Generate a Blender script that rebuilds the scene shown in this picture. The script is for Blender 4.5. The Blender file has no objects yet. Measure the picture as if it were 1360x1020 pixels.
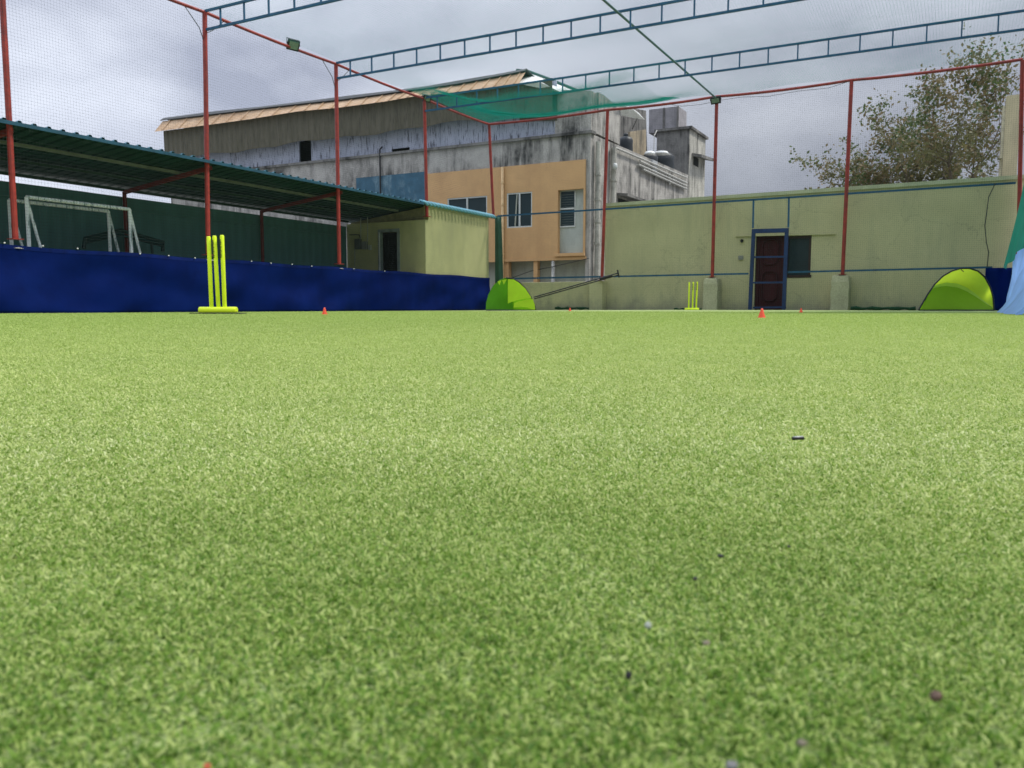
import bpy, math, random
import numpy as np
from mathutils import Vector, Matrix, noise
random.seed(7); rng = np.random.default_rng(5)
S = bpy.context.scene
COL = S.collection
R_ = math.radians

# ------------------------------------------------------------ camera
EYE = Vector((13.7582, -23.8555, 0.07))
FPX, PIT, ROL, YAW = 1079.75, 0.0946, 0.0009, 0.4953
fw = Vector((-math.sin(YAW)*math.cos(PIT), math.cos(YAW)*math.cos(PIT), -math.sin(PIT)))
rt0 = Vector((math.cos(YAW), math.sin(YAW), 0)); up0 = rt0.cross(fw)
rt = rt0*math.cos(ROL) + up0*math.sin(ROL); up = up0*math.cos(ROL) - rt0*math.sin(ROL)
cd = bpy.data.cameras.new('camera'); cam = bpy.data.objects.new('camera', cd); COL.objects.link(cam)
m = Matrix((rt, up, -fw)).transposed().to_4x4(); m.translation = EYE; cam.matrix_world = m
cd.sensor_width = 36; cd.lens = 36*FPX/1360; cd.clip_start = 0.01; cd.clip_end = 2000
cd.dof.use_dof = True; cd.dof.focus_distance = 1.1; cd.dof.aperture_fstop = 32
S.camera = cam

# ------------------------------------------------------------ world and sun
SUN_EL, SUN_AZ = R_(56), math.atan2(0.80, 0.60)     # azimuth measured from +Y towards +X
w = bpy.data.worlds.new('World'); S.world = w; w.use_nodes = True
nt = w.node_tree; nt.nodes.clear()
def N(t, nt, **k):
    n = nt.nodes.new(t)
    for a, b in k.items(): setattr(n, a, b)
    return n
out = N('ShaderNodeOutputWorld', nt); bg = N('ShaderNodeBackground', nt)
sky = N('ShaderNodeTexSky', nt, sky_type='NISHITA', sun_disc=False)
sky.sun_elevation = SUN_EL; sky.sun_rotation = SUN_AZ
tc = N('ShaderNodeTexCoord', nt); mp = N('ShaderNodeMapping', nt); mp.inputs['Scale'].default_value = (1.0, 1.0, 2.6)
mp.inputs['Location'].default_value = (0.35, 0.1, 0.2)
nz = N('ShaderNodeTexNoise', nt); nz.inputs['Scale'].default_value = 2.3; nz.inputs['Detail'].default_value = 6; nz.inputs['Roughness'].default_value = .5
nz.inputs['Distortion'].default_value = .25
cr = N('ShaderNodeValToRGB', nt)
cr.color_ramp.elements[0].position = .36; cr.color_ramp.elements[0].color = (4.7, 5.1, 6.4, 1)
cr.color_ramp.elements[1].position = .66; cr.color_ramp.elements[1].color = (10.2, 10.8, 12.2, 1)
mx = N('ShaderNodeMix', nt, data_type='RGBA'); mx.inputs[0].default_value = .93
L = nt.links.new
L(tc.outputs['Generated'], mp.inputs[0]); L(mp.outputs[0], nz.inputs['Vector']); L(nz.outputs['Fac'], cr.inputs[0])
sp = N('ShaderNodeSeparateXYZ', nt); L(tc.outputs['Generated'], sp.inputs[0])
def mapr(src, a, b, c, d):
    q = N('ShaderNodeMapRange', nt, interpolation_type='SMOOTHSTEP'); q.inputs[1].default_value = a; q.inputs[2].default_value = b
    q.inputs[3].default_value = c; q.inputs[4].default_value = d; L(src, q.inputs[0]); return q.outputs[0]
def mth(op, a, b):
    q = N('ShaderNodeMath', nt, operation=op)
    for i, v in enumerate((a, b)):
        if isinstance(v, (int, float)): q.inputs[i].default_value = v
        else: L(v, q.inputs[i])
    return q.outputs[0]
# a heavier grey bank low in the north-east, and the brighter zenith of an overcast sky
bank = mth('MULTIPLY', mapr(sp.outputs['X'], -.78, -.28, 0, 1), mapr(sp.outputs['Z'], .52, .12, 0, 1))
fac = mth('MULTIPLY', mth('SUBTRACT', 1.0, mth('MULTIPLY', bank, .48)), mapr(sp.outputs['Z'], .36, .85, 1.0, 2.3))
vm = N('ShaderNodeVectorMath', nt, operation='SCALE')
L(sky.outputs[0], mx.inputs[6]); L(cr.outputs[0], mx.inputs[7]); L(mx.outputs[2], vm.inputs[0]); L(fac, vm.inputs['Scale']); L(vm.outputs[0], bg.inputs[0]); L(bg.outputs[0], out.inputs[0])
bg.inputs[1].default_value = 0.10
sl = bpy.data.lights.new('sun', 'SUN'); sun = bpy.data.objects.new('sun', sl); COL.objects.link(sun)
sl.energy = 3.2; sl.angle = R_(9); sl.color = (1, .95, .86)
sd = Vector((math.cos(SUN_EL)*math.sin(SUN_AZ), math.cos(SUN_EL)*math.cos(SUN_AZ), math.sin(SUN_EL)))
sun.rotation_euler = sd.to_track_quat('Z', 'Y').to_euler()
S.view_settings.view_transform = 'Standard'; S.view_settings.look = 'None'; S.view_settings.exposure = 0.0
S.view_settings.gamma = 1
S.render.engine = 'CYCLES'
S.cycles.transparent_max_bounces = 24; S.cycles.max_bounces = 8

# ------------------------------------------------------------ helpers
def ray(px, py): return fw + rt*((px-680)/FPX) + up*((510-py)/FPX)
def HX(px, py, x): d = ray(px, py); return EYE + d*((x-EYE.x)/d.x)
def HY(px, py, y): d = ray(px, py); return EYE + d*((y-EYE.y)/d.y)
def HZ(px, py, z): d = ray(px, py); return EYE + d*((z-EYE.z)/d.z)
def HD(px, py, D): return EYE + ray(px, py)*D
def sstep(a, b, v):
    t = max(0, min(1, (v-a)/(b-a))); return t*t*(3-2*t)
def GZ(x, y): return -0.045*sstep(7, 1.5, x) - 0.012*sstep(-8, -1, y)*sstep(1.5, 7, x)

class MB:
    def __init__(s): s.v = []; s.f = []
    def add(s, vs, fs):
        n = len(s.v); s.v += [tuple(v) for v in vs]; s.f += [tuple(i+n for i in f) for f in fs]; return s
    def box(s, a, b):
        x0, x1 = sorted((a[0], b[0])); y0, y1 = sorted((a[1], b[1])); z0, z1 = sorted((a[2], b[2]))
        return s.add([(x0,y0,z0),(x1,y0,z0),(x1,y1,z0),(x0,y1,z0),(x0,y0,z1),(x1,y0,z1),(x1,y1,z1),(x0,y1,z1)],
                     [(0,3,2,1),(4,5,6,7),(0,1,5,4),(1,2,6,5),(2,3,7,6),(3,0,4,7)])
    def bar(s, p, q, w, h=None, up=(0,0,1)):
        h = h or w; p = Vector(p); q = Vector(q); d = (q-p).normalized(); u = Vector(up)
        if abs(d.dot(u)) > .95: u = Vector((0, 1, 0))
        sx = d.cross(u).normalized()*w/2; uz = sx.cross(d).normalized()*h/2
        return s.add([p-sx-uz,p+sx-uz,p+sx+uz,p-sx+uz,q-sx-uz,q+sx-uz,q+sx+uz,q-sx+uz],
                     [(0,3,2,1),(4,5,6,7),(0,1,5,4),(1,2,6,5),(2,3,7,6),(3,0,4,7)])
    def tube(s, pts, r, n=8, cap=True):
        pts = [Vector(p) for p in pts]; rs = r if isinstance(r, (list, tuple)) else [r]*len(pts)
        ring = []; u = None
        for i, p in enumerate(pts):
            d = (pts[min(i+1, len(pts)-1)] - pts[max(i-1, 0)]).normalized()
            if u is None: u = d.orthogonal().normalized()
            u = (u - d*u.dot(d)).normalized(); v = d.cross(u)
            ring.append([p + (u*math.cos(a)+v*math.sin(a))*rs[i] for a in [2*math.pi*k/n for k in range(n)]])
        vs = [q for rr in ring for q in rr]; fs = []
        for i in range(len(pts)-1):
            for k in range(n):
                a = i*n+k; b = i*n+(k+1) % n; fs.append((a, b, b+n, a+n))
        if cap: fs.append(tuple(range(n))[::-1]); fs.append(tuple(range((len(pts)-1)*n, len(pts)*n)))
        return s.add(vs, fs)
    def prism(s, poly, d):
        """polygon of 3D points, pushed back by vector d"""
        d = Vector(d); n = len(poly); vs = [Vector(p) for p in poly] + [Vector(p)+d for p in poly]
        fs = [tuple(range(n)), tuple(range(2*n-1, n-1, -1))] + [(i, i+n, (i+1) % n+n, (i+1) % n) for i in range(n)]
        return s.add(vs, fs)
    def grid(s, P, nu, nv):
        """P(u,v) for u,v in 0..1"""
        vs = [P(i/nu, j/nv) for j in range(nv+1) for i in range(nu+1)]
        fs = [(j*(nu+1)+i, j*(nu+1)+i+1, (j+1)*(nu+1)+i+1, (j+1)*(nu+1)+i) for j in range(nv) for i in range(nu)]
        return s.add(vs, fs)
    def lathe(s, c, prof, n=16):
        c = Vector(c); vs = []; fs = []
        for r, z in prof:
            for k in range(n): a = 2*math.pi*k/n; vs.append(c+Vector((r*math.cos(a), r*math.sin(a), z)))
        for i in range(len(prof)-1):
            for k in range(n): a = i*n+k; b = i*n+(k+1) % n; fs.append((a, b, b+n, a+n))
        fs.append(tuple(range(n))[::-1]); fs.append(tuple(range((len(prof)-1)*n, len(prof)*n)))
        return s.add(vs, fs)
    def build(s, name, mat, parent=None, smooth=False, bevel=0, solid=0, org=None):
        me = bpy.data.meshes.new(name)
        o = bpy.data.objects.new(name, me); COL.objects.link(o)
        base = Vector((0, 0, 0))
        if parent is not None:
            o.parent = parent; r = parent
            while r.parent: r = r.parent
            base = r.location.copy()
        elif org is not None: o.location = org; base = Vector(org)
        me.from_pydata([tuple(Vector(v)-base) for v in s.v], [], s.f); me.update()
        for q in (mat if isinstance(mat, (list, tuple)) else [mat]): me.materials.append(q)
        if smooth: me.polygons.foreach_set('use_smooth', [True]*len(me.polygons))
        if solid:
            k = o.modifiers.new('Solidify', 'SOLIDIFY'); k.thickness = solid; k.offset = 0
        if bevel:
            k = o.modifiers.new('Bevel', 'BEVEL'); k.width = bevel; k.segments = 2; k.limit_method = 'ANGLE'
        return o

def tag(o, label, cat, group=None, kind=None):
    o['label'] = label
    if cat: o['category'] = cat
    if group: o['group'] = group
    if kind: o['kind'] = kind
    return o
def thing(name, loc, label, cat, group=None):
    o = bpy.data.objects.new(name, None); COL.objects.link(o); o.location = loc; o.empty_display_size = .1
    return tag(o, label, cat, group)
def copy_tree(o, parent=None):
    c = o.copy(); COL.objects.link(c)
    if parent is not None: c.parent = parent
    for ch in [q for q in bpy.data.objects if q.parent == o]: copy_tree(ch, c)
    return c

# ------------------------------------------------------------ materials
def newmat(name):
    mt = bpy.data.materials.new(name); mt.use_nodes = True; n = mt.node_tree; n.nodes.clear()
    o = N('ShaderNodeOutputMaterial', n); b = N('ShaderNodeBsdfPrincipled', n); n.links.new(b.outputs[0], o.inputs[0])
    return mt, n, b, o
def ramp(n, stops, src):
    r = N('ShaderNodeValToRGB', n); e = r.color_ramp.elements
    while len(e) < len(stops): e.new(.5)
    for i, (p, c) in enumerate(stops): e[i].position = p; e[i].color = (*c, 1)
    n.links.new(src, r.inputs[0]); return r
def noise_n(n, scale, stretch=(1, 1, 1), detail=5, rough=.55, dist=0, loc=(0, 0, 0)):
    c = N('ShaderNodeTexCoord', n); q = N('ShaderNodeMapping', n); q.inputs['Scale'].default_value = stretch
    q.inputs['Location'].default_value = loc
    z = N('ShaderNodeTexNoise', n); z.inputs['Scale'].default_value = scale; z.inputs['Detail'].default_value = detail
    z.inputs['Roughness'].default_value = rough; z.inputs['Distortion'].default_value = dist
    n.links.new(c.outputs['Object'], q.inputs[0]); n.links.new(q.outputs[0], z.inputs['Vector']); return z
def mixc(n, fac, a, b, mode='MIX'):
    x = N('ShaderNodeMix', n, data_type='RGBA', blend_type=mode)
    for i, v in ((0, fac), (6, a), (7, b)):
        if isinstance(v, (int, float)): x.inputs[i].default_value = v
        elif isinstance(v, tuple): x.inputs[i].default_value = (*v, 1)
        else: n.links.new(v, x.inputs[i])
    return x.outputs[2]
def bump(n, b, src, strength=.3, dist=.01):
    k = N('ShaderNodeBump', n); k.inputs['Strength'].default_value = strength; k.inputs['Distance'].default_value = dist
    n.links.new(src, k.inputs['Height']); n.links.new(k.outputs[0], b.inputs['Normal'])
def mat(name, c, rough=.6, var=.25, scale=6, stretch=(1, 1, 1), metal=0, spec=.4, bmp=.1, bscale=60, transl=0, dirt=None, dscale=1.5, dstretch=(1, 1, .25), dpos=(.5, .7)):
    mt, n, b, o = newmat(name)
    z = noise_n(n, scale, stretch)
    r = ramp(n, [(.3, tuple(v*(1-var) for v in c)), (.7, tuple(min(1, v*(1+var)) for v in c))], z.outputs['Fac'])
    col = r.outputs[0]
    if dirt:
        dz = noise_n(n, dscale, dstretch, detail=8, rough=.65, loc=(3.1, 1.7, .4))
        dr = ramp(n, [(dpos[0], (0, 0, 0)), (dpos[1], (1, 1, 1))], dz.outputs['Fac'])
        col = mixc(n, dr.outputs[0], col, dirt)
    n.links.new(col, b.inputs['Base Color'])
    b.inputs['Roughness'].default_value = rough; b.inputs['Metallic'].default_value = metal; b.inputs['Specular IOR Level'].default_value = spec
    if bmp: bump(n, b, noise_n(n, bscale, detail=3).outputs['Fac'], bmp, .01)
    if transl:
        t = N('ShaderNodeBsdfTranslucent', n); n.links.new(col, t.inputs[0])
        x = N('ShaderNodeMixShader', n); x.inputs[0].default_value = transl
        n.links.new(b.outputs[0], x.inputs[1]); n.links.new(t.outputs[0], x.inputs[2]); n.links.new(x.outputs[0], o.inputs[0])
    return mt
M = {}
M['red'] = mat('red_paint', (.30, .035, .025), .5, .25, 9, dirt=(.16, .03, .025), dscale=4, bmp=.05)
M['shedred'] = mat('red_paint_in_shade', (.15, .022, .018), .7, .25, 9, bmp=0)  # darker copy of the red: the shed's shade is put into the colour
M['bluep'] = mat('blue_paint', (.012, .085, .165), .45, .25, 8, bmp=.05)
M['gateblue'] = mat('gate_blue_paint', (.008, .03, .10), .45, .25, 8, bmp=.05)
M['tiepipe'] = mat('green_pipe', (.07, .14, .14), .5, .2, 8, bmp=.05)
M['net'] = mat('net_thread', (.045, .06, .065), .8, .1, 3, bmp=0)
M['ceilnet'] = mat('green_net_thread', (.005, .33, .25), .8, .1, 3, bmp=0, transl=.6)
M['greencloth'] = mat('green_shade_cloth', (.0, .20, .13), .85, .2, 3, bmp=.2, bscale=150, transl=.25)
M['tarp'] = mat('blue_tarp', (.0008, .0085, .075), .75, .2, 1.5, bmp=.25, bscale=3.2, dirt=(.0012, .011, .09), dscale=1.2, dstretch=(1, 1, 1), spec=.05)
M['suntarp'] = mat('sunlit_blue_tarp', (.24, .42, .82), .5, .18, 2.5, bmp=.3, bscale=9, transl=.5)  # same blue fabric as the tarp, with sunlight put into a paler colour
M['white'] = mat('white_plastic', (.75, .76, .74), .5, .05, 8, bmp=0)
M['black'] = mat('black_plastic', (.012, .012, .014), .45, .2, 8, bmp=0)
M['olive'] = mat('olive_plaster', (.50, .475, .27), .85, .07, 1.2, bmp=.25, bscale=30, dirt=(.41, .40, .24), dscale=1.4, dstretch=(1.6, 1.6, .25), dpos=(.5, .75))
M['coping'] = mat('pale_green_coping', (.45, .48, .30), .8, .1, 2, dirt=(.34, .37, .23), dscale=2)
M['hutwall'] = mat('yellow_green_plaster', (.42, .42, .20), .85, .07, 2, bmp=.25, bscale=40, dirt=(.33, .34, .17), dscale=1.5)
M['stump'] = mat('neon_yellow_plastic', (.78, .93, .025), .35, .05, 12, bmp=.03, transl=.15)
M['cone'] = mat('orange_plastic', (.85, .10, .04), .45, .05, 12, bmp=0, transl=.15)
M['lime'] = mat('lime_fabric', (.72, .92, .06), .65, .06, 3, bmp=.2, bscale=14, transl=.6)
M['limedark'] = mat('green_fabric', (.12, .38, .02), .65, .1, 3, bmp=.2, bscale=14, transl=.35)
M['maroon'] = mat('maroon_door_paint', (.040, .004, .006), .8, .25, 10, (1, 1, .2), bmp=.05)
M['glass'] = mat('dark_glass', (.018, .035, .04), .3, .15, 2, bmp=0, spec=.25)
M['plate'] = mat('grey_plate', (.22, .23, .2), .5, .1, 8, bmp=0)
M['whiteframe'] = mat('white_window_frame', (.55, .58, .56), .5, .08, 8, bmp=0)
M['whitesheet'] = mat('white_sheet', (.75, .77, .75), .5, .08, 4, bmp=0)
M['drum'] = mat('black_tank_plastic', (.02, .025, .03), .5, .2, 4, bmp=0)
M['dark'] = mat('dark_interior', (.01, .012, .012), .9, .2, 4, bmp=0)  # near-black colour stands in for the shade inside openings
M['galv'] = mat('galvanised_metal', (.42, .44, .44), .5, .15, 8, metal=.3, bmp=.05)
M['orangewall'] = mat('ochre_plaster', (.58, .36, .17), .85, .08, 1.5, bmp=.2, bscale=30, dirt=(.47, .28, .13), dscale=.8, dpos=(.5, .8))
M['panelgrey'] = mat('pale_grey_panel', (.36, .38, .32), .8, .1, 2, dirt=(.25, .26, .22), dscale=1.5)
M['doorwhite'] = mat('pale_door_panel', (.42, .46, .42), .7, .08, 2, dirt=(.30, .33, .3), dscale=2)
M['pipe'] = mat('ochre_pipe', (.66, .46, .24), .6, .15, 6, bmp=0)
M['greypipe'] = mat('grey_pipe', (.42, .42, .39), .6, .2, 6, bmp=0)
M['bluewall'] = mat('blue_worn_wall', (.045, .12, .18), .85, .2, 3, dirt=(.17, .27, .32), dscale=1.6, dstretch=(1, 1, .5), dpos=(.52, .68))
M['turfroll'] = mat('dark_green_turf_roll', (.01, .05, .02), .95, .4, 20)
M['bark'] = mat('bark', (.12, .10, .075), .9, .3, 10, (1, 1, .2), bmp=.5, bscale=30)
M['ground'] = mat('concrete_ground', (.22, .22, .20), .9, .2, .5, bmp=.2)
M['hair'] = mat('cord', (.04, .05, .045), .8, .1, 3, bmp=0)

def concrete(name, c, stain, dens=(.42, .62), sc=1.2, streak=.12):
    """weathered concrete: vertical rain streaks and blotches"""
    mt, n, b, o = newmat(name)
    z = noise_n(n, 2.0, detail=6); base = ramp(n, [(.3, tuple(v*.82 for v in c)), (.7, tuple(v*1.15 for v in c))], z.outputs['Fac'])
    s1 = noise_n(n, sc*2.6, (1, 1, streak), detail=7, rough=.7, loc=(5, 2, 1)); r1 = ramp(n, [(dens[0], (0, 0, 0)), (dens[1], (1, 1, 1))], s1.outputs['Fac'])
    s2 = noise_n(n, sc*.8, (1, 1, .8), detail=8, rough=.65, loc=(1, 7, 3)); r2 = ramp(n, [(.38, (.0, .0, .0)), (.62, (1, 1, 1))], s2.outputs['Fac'])
    mm = mixc(n, 1.0, r1.outputs[0], r2.outputs[0], 'MULTIPLY')
    col = mixc(n, mm, base.outputs[0], stain)
    sp = noise_n(n, 25, detail=4); rp = ramp(n, [(.35, (.75, .75, .75)), (.65, (1, 1, 1))], sp.outputs['Fac'])
    col = mixc(n, 1.0, col, rp.outputs[0], 'MULTIPLY')
    n.links.new(col, b.inputs['Base Color']); b.inputs['Roughness'].default_value = .9; b.inputs['Specular IOR Level'].default_value = .2
    bump(n, b, z.outputs['Fac'], .3, .02); return mt
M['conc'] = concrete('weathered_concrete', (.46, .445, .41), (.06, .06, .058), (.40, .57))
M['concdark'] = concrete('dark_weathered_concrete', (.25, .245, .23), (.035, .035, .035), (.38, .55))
M['conclight'] = concrete('pale_weathered_concrete', (.52, .51, .45), (.07, .07, .065), (.42, .60))
M['plinth'] = concrete('plinth_plaster', (.47, .46, .30), (.30, .30, .20), (.4, .7))

def wallmat():
    mt = M['olive']; n = mt.node_tree; b = [q for q in n.nodes if q.type == 'BSDF_PRINCIPLED'][0]
    src = b.inputs['Base Color'].links[0].from_socket
    c = N('ShaderNodeTexCoord', n); sx = N('ShaderNodeSeparateXYZ', n); n.links.new(c.outputs['Object'], sx.inputs[0])
    z = noise_n(n, 3.0, (1, 1, .5), detail=8, rough=.7, loc=(4, 1, 2))
    m_ = N('ShaderNodeMath', n, operation='MULTIPLY_ADD'); m_.inputs[1].default_value = 1.9; n.links.new(z.outputs['Fac'], m_.inputs[0])
    q = N('ShaderNodeMath', n, operation='MULTIPLY'); q.inputs[1].default_value = -1.3; n.links.new(sx.outputs['Z'], q.inputs[0]); n.links.new(q.outputs[0], m_.inputs[2])
    r = ramp(n, [(.40, (0, 0, 0)), (1.0, (.75, .75, .75))], m_.outputs[0])
    col = mixc(n, r.outputs[0], src, (.27, .27, .19))
    v = N('ShaderNodeTexVoronoi', n, feature='DISTANCE_TO_EDGE'); v.inputs['Scale'].default_value = .55
    d = N('ShaderNodeVectorMath', n, operation='ADD'); w_ = noise_n(n, 1.2, detail=6, rough=.7)
    n.links.new(c.outputs['Object'], d.inputs[0]); n.links.new(w_.outputs['Color'], d.inputs[1]); n.links.new(d.outputs[0], v.inputs['Vector'])
    cr_ = ramp(n, [(.0, (.55, .55, .55)), (.006, (0, 0, 0))], v.outputs['Distance'])
    n.links.new(mixc(n, cr_.outputs[0], col, (.22, .22, .15)), b.inputs['Base Color'])
wallmat()
def corrugated(name, c1, c2, axis='X', pitch=.15, streakc=None, dens=(.5, .6), rough=.6, transl=0, bst=.6):
    mt, n, b, o = newmat(name)
    c = N('ShaderNodeTexCoord', n); sx = N('ShaderNodeSeparateXYZ', n); n.links.new(c.outputs['Object'], sx.inputs[0])
    mul = N('ShaderNodeMath', n, operation='MULTIPLY'); mul.inputs[1].default_value = 2*math.pi/pitch; n.links.new(sx.outputs[axis], mul.inputs[0])
    sn = N('ShaderNodeMath', n, operation='SINE'); n.links.new(mul.outputs[0], sn.inputs[0])
    z = noise_n(n, 2.5, (1, 1, .4), detail=6); col = ramp(n, [(.3, c1), (.7, c2)], z.outputs['Fac']).outputs[0]
    if streakc:
        st = (6, 6, .5) if axis != 'Z' else (1, 1, 6)
        s1 = noise_n(n, 3.2, st, detail=5, rough=.7, loc=(2, 1, 1)); r1 = ramp(n, [(dens[0], (0, 0, 0)), (dens[1], (1, 1, 1))], s1.outputs['Fac'])
        col = mixc(n, r1.outputs[0], col, streakc)
    n.links.new(col, b.inputs['Base Color']); b.inputs['Roughness'].default_value = rough; b.inputs['Specular IOR Level'].default_value = .3
    bump(n, b, sn.outputs[0], bst, .02)
    if transl:
        t = N('ShaderNodeBsdfTranslucent', n); n.links.new(col, t.inputs[0]); x = N('ShaderNodeMixShader', n); x.inputs[0].default_value = transl
        n.links.new(b.outputs[0], x.inputs[1]); n.links.new(t.outputs[0], x.inputs[2]); n.links.new(x.outputs[0], o.inputs[0])
    return mt
M['shedback'] = corrugated('dark_green_sheet', (.06, .155, .15), (.08, .20, .19), 'Y', .28, None, rough=.7, bst=.4)
M['peeled'] = corrugated('peeling_pale_sheet', (.33, .36, .44), (.42, .45, .54), 'X', .5, (.07, .075, .09), (.54, .60), bst=.3)
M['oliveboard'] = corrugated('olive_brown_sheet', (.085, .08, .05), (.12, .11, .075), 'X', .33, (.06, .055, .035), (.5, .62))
M['tanroof'] = corrugated('tan_roof_sheet', (.40, .25, .13), (.58, .42, .27), 'X', .5, (.34, .21, .11), (.55, .7), transl=.1)
M['cone_roof'] = None

def twoside(name, top, under):
    mt, n, b, o = newmat(name)
    g = N('ShaderNodeNewGeometry', n); sx = N('ShaderNodeSeparateXYZ', n); n.links.new(g.outputs['True Normal'], sx.inputs[0])
    z = noise_n(n, 3, detail=4); r = ramp(n, [(.3, (.8, .8, .8)), (.7, (1.15, 1.15, 1.15))], z.outputs['Fac'])
    gt = N('ShaderNodeMath', n, operation='GREATER_THAN'); gt.inputs[1].default_value = -.05
    n.links.new(sx.outputs['Z'], gt.inputs[0])
    col = mixc(n, 1.0, mixc(n, gt.outputs[0], under, top), r.outputs[0], 'MULTIPLY')
    n.links.new(col, b.inputs['Base Color']); b.inputs['Roughness'].default_value = .5; return mt
M['roofsheet'] = twoside('painted_roof_sheet', (.045, .19, .26), (.008, .045, .034))

# ------------------------------------------------------------ ground and turf
tag(MB().add([(-600,-600,-.25),(600,-600,-.25),(600,900,-.25),(-600,900,-.25)], [(0,1,2,3)]).build('ground', M['ground']),
    'grey concrete ground reaching beyond the enclosure', 'ground', kind='structure')
def turf_mat():
    mt, n, b, o = newmat('turf_backing')
    f1 = noise_n(n, 90, detail=4, rough=.7); f2 = noise_n(n, 400, detail=2); lo = noise_n(n, .55, detail=4, loc=(2, 3, 0))
    c = ramp(n, [(.3, (.24, .32, .11)), (.5, (.30, .37, .145)), (.72, (.36, .42, .18))], f1.outputs['Fac'])
    d = ramp(n, [(.35, (.82, .84, .8)), (.65, (1.1, 1.08, 1.1))], lo.outputs['Fac'])
    e = ramp(n, [(.35, (.8, .8, .8)), (.65, (1.1, 1.1, 1.1))], f2.outputs['Fac'])
    col = mixc(n, 1.0, mixc(n, 1.0, c.outputs[0], d.outputs[0], 'MULTIPLY'), e.outputs[0], 'MULTIPLY')
    n.links.new(col, b.inputs['Base Color']); b.inputs['Roughness'].default_value = .9; b.inputs['Specular IOR Level'].default_value = .1
    b.inputs['Sheen Weight'].default_value = .0
    bump(n, b, f1.outputs['Fac'], .6, .01); return mt
xs = [-.02 + i*.4 for i in range(39)] ; ys = [.34 - j*.6 for j in range(52)]
tb = MB(); nx = len(xs)
tb.add([(x, y, GZ(x, y)) for y in ys for x in xs], [(j*nx+i, (j+1)*nx+i, (j+1)*nx+i+1, j*nx+i+1) for j in range(len(ys)-1) for i in range(nx-1)])
tag(tb.build('turf_ground', turf_mat(), smooth=True), 'pale green artificial turf floor of the net enclosure', 'turf', kind='structure')

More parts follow.
